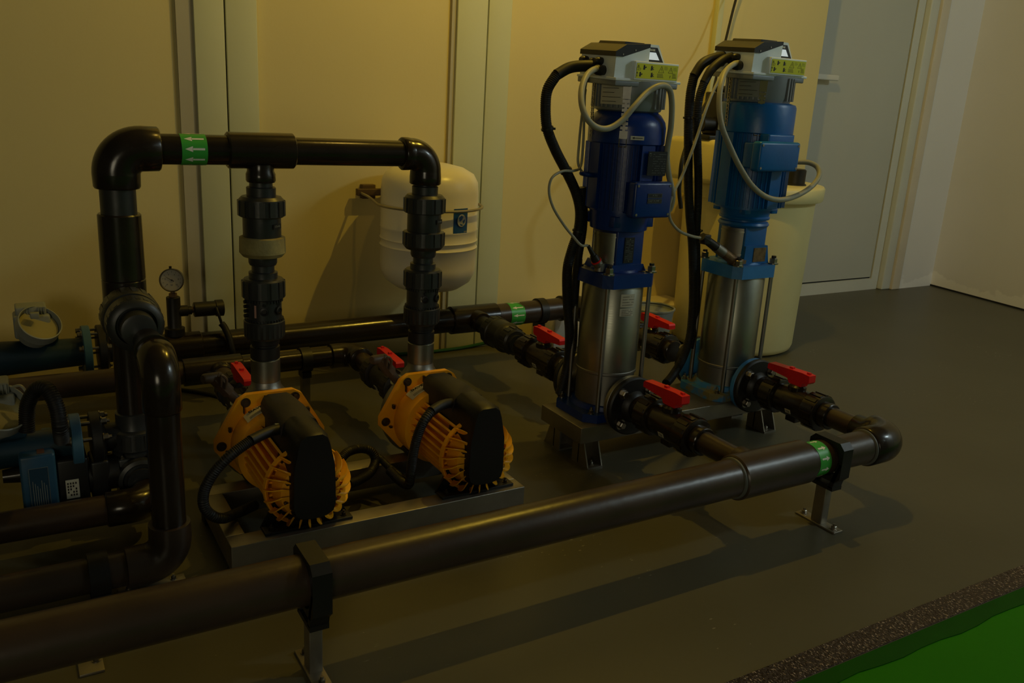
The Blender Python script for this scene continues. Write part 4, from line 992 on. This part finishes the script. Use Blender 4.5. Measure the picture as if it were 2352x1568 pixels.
flow_meter('dark blue flow meter with a grey hinged window head, by the back wall', .205, 2.70, .204, .052, .070, .308, AMB)
flow_meter('second flow meter nearer the camera, cut by the left edge of the picture', .120, 2.0, .205, .043, -.036, .318, AMB)
b = MB(); b.cyl((.21, TY, .205), (.15, TY, .205), .03, n=28); tag(b.build('stub_pipe', PVCD, loc=(.18, TY, .205)), 'short brown stub pipe between the near flow meter flange and the riser', 'pipe')
ct = thing('cable_conduit', 'black corrugated conduit arching beside the near flow meter at the left', 'conduit', (0.0535, 1.9000, 0.3607))
MB().tube([(0.0092, 1.9300, 0.2703), (0.0158, 1.9300, 0.3271), (0.0350, 1.9200, 0.3631), (0.0539, 1.9000, 0.3654), (0.0658, 1.8800, 0.3328), (0.0682, 1.8700, 0.2932), (0.0702, 1.9000, 0.2525)], .0155, 16, corr=.10, pitch=.0045).build('conduit', RUB, ct)
b = MB(); b.tube([(-0.0069, 1.9600, 0.3602), (0.0072, 1.9500, 0.3635), (0.0164, 1.9400, 0.3475), (0.0158, 1.9300, 0.3271)], .003, 8); b.build('bare_wire', CBLG, ct)

# ================================================================ pressure gauge and switch
gx, gy = .437, 2.725
pg = thing('pressure_gauge', 'small round pressure gauge with a white dial on the rear header stub', 'gauge', (gx, gy, .25))
b = MB(); b.rev((gx, gy, 0), Zv, [(.222, .028), (.224, .030), (.246, .030), (.248, .022), (.252, .0205), (.343, .0205), (.345, .018)], 28); b.rev((gx, gy, .298), X, [(.0, .017), (.040, .017), (.042, .013), (.052, .013)], 20); b.build('tee_fitting', BLK, pg)
b = MB(); b.nut((gx, gy, .345), Zv, .012, .012, False); b.cyl((gx, gy, .355), (gx, gy, .372), .006, n=12); b.build('connector', BRS, pg)
gn = Vector((-.30, -.94, .12)).normalized(); gc = Vector((gx, gy-.004, .398))
b = MB(); b.rev(gc-gn*.016, gn, [(0, .030), (.002, .0335), (.026, .0335), (.027, .0355), (.033, .0355), (.034, .033), (.031, .0315)], 44, False); b.rev(gc-gn*.016, gn, [(0, .030), (.001, .030)], 30); case = b.build('case', BOLT, pg)
b = MB(); b.rev(gc, gn, [(.010, .0318), (.0115, .0318)], 40); dl = b.build('dial', DIAL, pg)
gu = Vector((0, 0, 1)).cross(gn).normalized(); gv = gn.cross(gu); M = Matrix((gu, gv, gn)).transposed().to_4x4(); M.translation = gc+gn*.0117
b = MB()
for k in range(11):
    a = math.radians(225-27*k); c_, s_ = math.cos(a), math.sin(a); d = Vector((c_, s_, 0)); nn = Vector((-s_, c_, 0))*.0004
    b.add([d*.0235-nn, d*.0275-nn, d*.0275+nn, d*.0235+nn, (d*.0235-nn)+Vector((0, 0, .0004)), (d*.0275-nn)+Vector((0, 0, .0004)), (d*.0275+nn)+Vector((0, 0, .0004)), (d*.0235+nn)+Vector((0, 0, .0004))], [(0, 1, 2, 3), (4, 5, 6, 7), (0, 1, 5, 4), (2, 3, 7, 6)])
b.xf(M).build('scale_marks', BLKP, dl)
for k, s_ in enumerate(('0', '2', '4', '6', '8', '10')):
    a = math.radians(225-54*k); text(s_, .0062, M @ Matrix.Translation((math.cos(a)*.0190, math.sin(a)*.0190, .0001)), BLKP, dl)
text('bar', .005, M @ Matrix.Translation((0, -.014, .0001)), BLKP, dl)
b = MB(); a = math.radians(150); d = Vector((math.cos(a), math.sin(a), 0)); nn = Vector((-d.y, d.x, 0))
b.prism([(-.007, -.0014), (-.007, .0014), (.0215, .0003), (.0215, -.0003)], (0, 0, .0008), (0, 0, .0006), d, nn); b.rev((0, 0, .0006), Zv, [(0, .0028), (.0012, .0028)], 16); b.xf(M).build('needle', BLKP, dl)
b = MB(); b.cyl(gc+Vector((-.003, .006, .033)), gc+Vector((-.003, .006, .041)), .004, n=10); b.build('filler_plug', BLK, case)
ps = thing('pressure_switch', 'black cylindrical pressure switch sticking out right of the gauge fitting', 'pressure switch', (.53, gy, .30))
b = MB(); b.cyl((gx+.050, gy, .299), (gx+.060, gy, .299), .010, n=6); b.build('hex_nut', BRS, ps)
b = MB(); b.rev((gx+.058, gy, .299), X, [(0, .020), (.002, .023), (.065, .023), (.066, .026), (.088, .026), (.090, .022)], 32); b.build('case', BLK, ps)
b = MB(); b.tube([(0.5572, 2.7000, 0.3072), (0.5621, 2.6900, 0.2868), (0.5714, 2.6900, 0.2537)], .0045, 8); b.tube([(0.5690, 2.6900, 0.2582), (0.5779, 2.6850, 0.2445), (0.5868, 2.6700, 0.2151), (0.5913, 2.6600, 0.1819), (0.5946, 2.6600, 0.1601)], .0105, 12); b.build('cable', RUB, ps)

# ================================================================ white expansion tank on the wall
ex, ey = 1.31, 2.765
et = thing('expansion_tank', 'cream white round expansion tank held to the wall by a wire hoop', 'tank', (ex, ey, .30))
b = MB(); R_ = .170; pr = [(.300, .02), (.303, .06), (.316, .115), (.342, .152), (.375, R_-.002), (.40, R_), (.462, R_), (.466, R_+.003), (.470, R_), (.478, R_-.003), (.487, R_), (.491, R_+.003), (.496, R_), (.525, R_), (.529, R_+.002), (.533, R_), (.655, R_), (.690, R_-.003), (.718, .152), (.738, .115), (.750, .06), (.753, .0)]
b.rev((ex, ey, 0), Zv, pr, 72, False); tk = b.build('shell', TANKW, et, 60)
az = math.radians(-75)
q = band((ex, ey, .572), Zv, R_+.0006, -.042, .042, az-.20, az+.16, 16, .0006).build('brand_sticker', STKB, tk)
e = Vector((math.cos(az), math.sin(az), 0)); M = face(Vector((ex, ey, .572))+e*(R_+.0034), az+PI/2)
text('PressureWave', .0075, M @ Matrix.Translation((-.003, .032, 0)), WLAB, q); text('global', .006, M @ Matrix.Translation((.016, -.036, 0)), WLAB, q)
b = MB(); b.prism([(.019*math.cos(2*PI*i/24)-.003, .021*math.sin(2*PI*i/24)+.002) for i in range(24)], (0, 0, .0003), (0, 0, 0), (1, 0, 0), (0, 1, 0)); b.xf(M).build('globe_print', WLAB, q)
b = MB()
for pl in ([(-.016, .012), (-.004, .020), (.004, .014), (-.002, .004), (-.012, -.002)], [(.002, .0), (.012, .006), (.010, -.006), (.003, -.010)], [(-.012, -.008), (-.004, -.010), (.006, -.014), (-.006, -.016)]): b.prism(pl, (0, 0, .0004), (0, 0, .0003), (1, 0, 0), (0, 1, 0))
b.xf(M).build('continents_print', STKB, q)
b = MB(); b.cyl((ex+.028, ey, .305), (ex+.028, ey, .235), .012, n=16); b.cyl((ex+.028, ey, .300), (ex+.028, ey, .280), .018, n=6); b.build('outlet_pipe', TANKW, et)
br = thing('wall_bracket', 'brown steel tube bracket with a bent wire hoop round the white tank', 'bracket', (1.12, 2.92, .63))
b = MB(); b.box((1.105, 2.925, .618), (1.50, 2.948, .642), .002); b.box((1.45, 2.93, .60), (1.50, 2.97, .66), .002); b.box((1.13, 2.945, .605), (1.18, 2.97, .655), .002); arm = b.build('arm', GALVB, br)
hp = [(1.118, 2.93, .628), (1.122, 2.86, .622)]
for k in range(17):
    a = math.radians(165+k*(30+180-0)/16-0); hp.append((ex+math.cos(a)*.186, ey+math.sin(a)*.186+.0, .607-.0*k))
hp.append((1.49, 2.85, .615)); hp.append((1.47, 2.93, .628))
MB().tube(hp, .0048, 8, seg=3).build('hoop', TANKH, br)

# ================================================================ salt tank with dosing pump
sx, sy = 2.73, 2.64
sa = thing('brine_tank', 'tall cream plastic tank with an overhanging lid behind the light blue pump', 'tank', (sx, sy, 0))
b = MB(); b.rev((sx, sy, 0), Zv, [(.0, .23), (.012, .252), (.03, .258), (.62, .268), (.66, .270)], 72, True); b.build('shell', CREAM, sa, 50)
b = MB(); b.rev((sx, sy, 0), Zv, [(.640, .270), (.640, .292), (.645, .296), (.690, .298), (.698, .292), (.702, .27)], 72); ld = b.build('lid', CREAM, sa, 50)
b = MB(); b.box((2.375, 2.50, .700), (2.70, 2.78, .868), .022); b.build('raised_well', CREAM, ld, 50)
b = MB(); b.rev((2.805, 2.475, .702), Zv, [(0, .047), (.004, .047), (.008, .041), (.060, .041), (.064, .036)], 32); b.build('filler_cap', BLK, ld)
tg = (2.4403, 2.6000, 0.9736)
du = thing('dosing_pump', 'black dosing pump standing on the raised well of the cream tank', 'pump', (2.46, 2.60, .868))
b = MB(); b.box((2.375, 2.54, .868), (2.50, 2.66, .884), .004); b.box((2.44, 2.56, .884), (2.54, 2.66, 1.045), .006); b.box((2.47, 2.57, 1.045), (2.54, 2.65, 1.07), .01); bd = b.build('body', BLK, du)
b = MB(); b.cyl((2.39, 2.60, .925), (2.45, 2.60, .925), .026, n=20); b.cyl((2.375, 2.60, .925), (2.392, 2.60, .925), .030, n=20); b.build('pump_head', BLK, du)
b = MB(); b.box((2.462, 2.555, .915), (2.500, 2.560, .975)); b.build('front_plate', FGREY, bd)
bk = thing('bucket', 'shallow grey tub on the floor between the two blue pumps', 'bucket', (2.32, 2.70, 0))
b = MB(); b.rev((2.32, 2.70, 0), Zv, [(0, .070), (.165, .088), (.168, .093), (.174, .093), (.176, .088), (.172, .085)], 40, False); b.rev((2.32, 2.70, .155), Zv, [(0, .087), (.002, .087)], 40); b.build('tub', FGREY, bk)
gh = thing('garden_hose', 'thin green hose lying along the foot of the back wall', 'hose', (1.5, 2.93, 0))
MB().tube([(1.25, 2.945, .007), (1.40, 2.93, .007), (1.55, 2.935, .007), (1.68, 2.95, .012), (1.80, 2.955, .007), (2.0, 2.95, .007)], .007, 8).build('hose', HOSE, gh)
# conduit and cable on the wall
wc = thing('wall_conduit', 'white square conduit rising up the wall above the light blue pump', 'conduit', (2.72, WB, 1.3))
MB().box((2.722, WB-.028, .95), (2.752, WB, Z1), .003).build('conduit', TRIMM, wc)
MB().box((2.752, WB-.014, .95), (2.764, WB, Z1), .001).build('edge_strip', GREENISH, wc)
kb = thing('black_cable', 'thin black cable slanting down the wall from above to the dosing pump', 'cable', (2.7, 2.85, 1.3))
MB().tube([(2.8090, 2.9000, 1.5332), (2.7531, 2.8800, 1.4237), (2.6838, 2.8400, 1.2533), (2.5848, 2.7600, 1.1266), (2.5001, 2.6800, 1.0394), (2.4666, 2.6200, 0.9985)], .0055, 10, straight=False).build('cable', RUB, kb)
kc = thing('black_cable', 'fat black cable leaving the dosing pump down behind the corrugated conduits', 'cable', (2.35, 2.55, .9))
MB().tube([(2.4210, 2.6000, 1.0380), (2.3318, 2.5500, 0.9718), (2.2479, 2.5000, 0.9131), (2.2134, 2.4800, 0.8540), (2.1799, 2.4600, 0.7893), (2.1801, 2.4600, 0.7292), (2.1827, 2.4600, 0.6814), (2.1999, 2.4600, 0.6199)], .008, 10).build('cable', RUB, kc)

# ================================================================ cables and conduits of the tall pumps
def cable(kind, label, cat, pts, r, m, corr=0, ties=(), n=12, pitch=.0045, sleeve=0):
    t = thing(kind, label, cat, pts[len(pts)//2]); MB().tube(pts[max(0, sleeve-1):], r, n, corr=corr*.65, pitch=pitch).build('sheath', m, t)
    if sleeve: MB().tube(pts[:sleeve], r*1.03, n).build('smooth_sleeve', m, t)
    for k, rr in ties:
        p_ = Vector(pts[k]); d = (Vector(pts[min(k+1, len(pts)-1)])-Vector(pts[k-1])).normalized()
        b = MB(); b.rev(p_-d*.0025, d, [(0, rr), (0, rr+.0022), (.005, rr+.0022), (.005, rr)], 20, False); u = d.orthogonal().normalized(); b.box(p_+X*(rr)-Vector((0, .003, .003)), p_+X*(rr+.010)+Vector((0, .003, .003)), .001); b.build('cable_tie', BLK, t)
    return t
cable('cable_conduit', 'black corrugated conduit bowing out left of the dark blue pump from its controller', 'conduit',
  [(1.3921, 1.9000, 1.0785), (1.3344, 1.9000, 1.0760), (1.2881, 1.9100, 1.0689), (1.2474, 1.9100, 1.0486), (1.2241, 1.9100, 1.0126), (1.2209, 1.9100, 0.9700), (1.2303, 1.9100, 0.9166), (1.2600, 1.9100, 0.8625), (1.2972, 1.9100, 0.8104), (1.3327, 1.9100, 0.7556), (1.3518, 1.9100, 0.7030), (1.3580, 1.9200, 0.6481), (1.3413, 1.9200, 0.5948), (1.3386, 1.9300, 0.5384), (1.3602, 1.9500, 0.4457), (1.3897, 1.9700, 0.3483), (1.4007, 1.9800, 0.2651), (1.3909, 1.9800, 0.2017), (1.3780, 1.9800, 0.1531)], .0138, RUB, .12, ((6, .0142), (8, .0142), (11, .014)), 18, sleeve=4)
cable('cable_conduit', 'second black corrugated conduit running straight down beside the dark blue pump base', 'conduit',
  [(1.3798, 1.9500, 0.7621), (1.3912, 1.9500, 0.7025), (1.3940, 1.9500, 0.6421), (1.3861, 1.9500, 0.5690), (1.3911, 1.9600, 0.4918), (1.4074, 1.9800, 0.3964), (1.4270, 2.0000, 0.2968), (1.4169, 2.0000, 0.2168), (1.4157, 2.0000, 0.1414)], .0125, RUB, .12, (), 16)
cable('grey_cable', 'thick grey cable looping in front of the dark blue pump from controller to terminal box', 'cable',
  [(1.3836, 1.8800, 1.0717), (1.3363, 1.8600, 1.0700), (1.2872, 1.8300, 1.0538), (1.2522, 1.8000, 1.0218), (1.2337, 1.7700, 0.9833), (1.2382, 1.7500, 0.9500), (1.2711, 1.7500, 0.9296), (1.3078, 1.7500, 0.9296), (1.3455, 1.7500, 0.9504), (1.3793, 1.7500, 0.9849), (1.4217, 1.7600, 1.0177), (1.4598, 1.7600, 1.0363), (1.4987, 1.7700, 1.0317), (1.5220, 1.7800, 0.9981), (1.5359, 1.7900, 0.9379), (1.5402, 1.8000, 0.8702), (1.5540, 1.8000, 0.8134), (1.5748, 1.8000, 0.7612), (1.5823, 1.8100, 0.7245), (1.5764, 1.8200, 0.7054)], .0076, CBLG, 0, (), 14)
cable('grey_cable', 'thin grey sensor cable looping left of the dark blue pump down to its red-ringed plug', 'cable',
  [(1.3706, 1.9200, 1.0771), (1.3541, 1.9300, 1.0348), (1.3548, 1.9300, 0.9690), (1.3594, 1.9300, 0.8908), (1.3573, 1.9300, 0.8224), (1.3152, 1.9000, 0.8115), (1.2594, 1.8700, 0.8132), (1.2221, 1.8600, 0.7977), (1.2155, 1.8600, 0.7648), (1.2308, 1.8600, 0.7236), (1.2670, 1.8600, 0.6777), (1.2962, 1.8500, 0.6441), (1.3148, 1.8400, 0.6243), (1.353, 1.865, .618)], .0035, CBLG, 0, (), 10)
cable('grey_cable', 'thin grey cable hanging straight down the left side of the dark blue motor', 'cable',
  [(1.3753, 1.9600, 1.0188), (1.3625, 1.9500, 0.9460), (1.3534, 1.9400, 0.8786), (1.3483, 1.9300, 0.8281), (1.3681, 1.9300, 0.7994)], .0035, CBLG, 0, (), 10)
cable('cable_conduit', 'left one of two black corrugated conduits hanging beside the light blue pump', 'conduit',
  [(1.8402, 1.9300, 1.1344), (1.7963, 1.9300, 1.1268), (1.7497, 1.9300, 1.1086), (1.7212, 1.9300, 1.0718), (1.7153, 1.9300, 1.0244), (1.7184, 1.9300, 0.9590), (1.7292, 1.9300, 0.8743), (1.7438, 1.9300, 0.7750), (1.7620, 1.9300, 0.6857), (1.7951, 1.9400, 0.5917), (1.8148, 1.9400, 0.4833), (1.8275, 1.9400, 0.3860), (1.8285, 1.9400, 0.2946), (1.7988, 1.9300, 0.2294), (1.7575, 1.9200, 0.1844), (1.7162, 1.9000, 0.1703)], .0135, RUB, .12, ((5, .0142),), 18, sleeve=4)
cable('cable_conduit', 'right one of two black corrugated conduits hanging beside the light blue pump', 'conduit',
  [(1.8414, 1.9000, 1.1344), (1.7875, 1.8900, 1.1203), (1.7465, 1.8900, 1.0911), (1.7246, 1.8900, 1.0551), (1.7133, 1.8900, 1.0138), (1.7132, 1.8900, 0.9608), (1.7366, 1.9000, 0.8768), (1.7622, 1.9100, 0.7897), (1.7813, 1.9200, 0.7124), (1.8066, 1.9400, 0.6310), (1.8302, 1.9500, 0.5347), (1.8564, 1.9600, 0.4210), (1.8714, 1.9700, 0.3326), (1.8546, 1.9600, 0.2506)], .0118, RUB, .12, ((5, .0125), (9, .0125)), 18, sleeve=4)
cable('grey_cable', 'thick beige cable swinging round the front of the light blue pump to the right', 'cable',
  [(1.8405, 1.8700, 1.1143), (1.7932, 1.8500, 1.1102), (1.7354, 1.8200, 1.0886), (1.6941, 1.7900, 1.0498), (1.6772, 1.7700, 0.9994), (1.6766, 1.7500, 0.9444), (1.7077, 1.7400, 0.8891), (1.7419, 1.7300, 0.8386), (1.7824, 1.7200, 0.7929), (1.8381, 1.7200, 0.7627), (1.8986, 1.7200, 0.7511), (1.9861, 1.7400, 0.7586), (2.0662, 1.7600, 0.7807), (2.1185, 1.7800, 0.8102), (2.1308, 1.8000, 0.8338), (2.1169, 1.8200, 0.8460), (2.0921, 1.8400, 0.8465), (2.0720, 1.8600, 0.8418)], .0076, CBLG, 0, (), 14)
cable('grey_cable', 'thin pale sensor cable slanting left from the light blue controller to the brass plug', 'cable',
  [(1.8341, 1.8900, 1.1198), (1.7912, 1.8800, 1.0996), (1.7427, 1.8600, 1.0508), (1.6974, 1.8400, 0.9860), (1.6696, 1.8300, 0.9221), (1.6433, 1.8200, 0.8700), (1.6094, 1.8100, 0.8066), (1.5786, 1.8000, 0.7670), (1.5674, 1.8000, 0.7261), (1.5857, 1.8100, 0.6888), (1.6213, 1.8100, 0.6577), (1.6775, 1.8200, 0.6395), (1.7251, 1.8350, 0.6304)], .0042, CBLG, 0, (), 10)
# orange pump conduits
def pump_conduit(label, pts, r=.0115, sl=4): return cable('cable_conduit', label, 'conduit', pts, r, RUB, .12, (), 16, .0045, sl)
pump_conduit('black corrugated conduit curling left from the cover of the left orange pump', [(0.5049, 1.7350, 0.2708), (0.4770, 1.7300, 0.2761), (0.4481, 1.7200, 0.2764), (0.4091, 1.7000, 0.2726), (0.3661, 1.6900, 0.2516), (0.3336, 1.6900, 0.2214), (0.3114, 1.6900, 0.1837), (0.3083, 1.6900, 0.1499), (0.3220, 1.6900, 0.1251), (0.3473, 1.7000, 0.1068), (0.3860, 1.7400, 0.0917), (0.4359, 1.7900, 0.0767)])
pump_conduit('black corrugated conduit dropping from the cover of the right orange pump', [(0.9317, 1.7350, 0.2721), (0.8959, 1.7300, 0.2788), (0.8570, 1.7100, 0.2857), (0.8195, 1.6900, 0.2818), (0.7956, 1.6800, 0.2621), (0.7813, 1.6800, 0.2268), (0.7715, 1.6800, 0.1796), (0.7717, 1.6900, 0.1315), (0.7758, 1.7100, 0.0974), (0.7732, 1.7500, 0.0883), (0.7658, 1.8000, 0.0971)])
pump_conduit('coiled black corrugated conduit looping on the skid between the orange pumps', [(0.6330, 1.8000, 0.1047), (0.6433, 1.8200, 0.1282), (0.6701, 1.8400, 0.1436), (0.7109, 1.8600, 0.1401), (0.7405, 1.8600, 0.1281), (0.7483, 1.8500, 0.1050), (0.7229, 1.8200, 0.0907), (0.6836, 1.7900, 0.0915), (0.6454, 1.7600, 0.1008)], sl=0)
pump_conduit('black conduit joining the coil to the right orange pump conduit', [(0.7462, 1.8800, 0.1167), (0.7638, 1.8600, 0.1052), (0.7761, 1.8300, 0.0919), (0.7891, 1.8000, 0.0811), (0.8002, 1.7800, 0.0759)], .009, 0)
cable('black_cable', 'thin black cable lying on the floor behind the left orange pump', 'cable', [(0.4501, 2.8412, 0.0060), (0.4904, 2.8024, 0.0060), (0.5351, 2.7531, 0.0060), (0.5764, 2.6924, 0.0060)], .006, RUB)
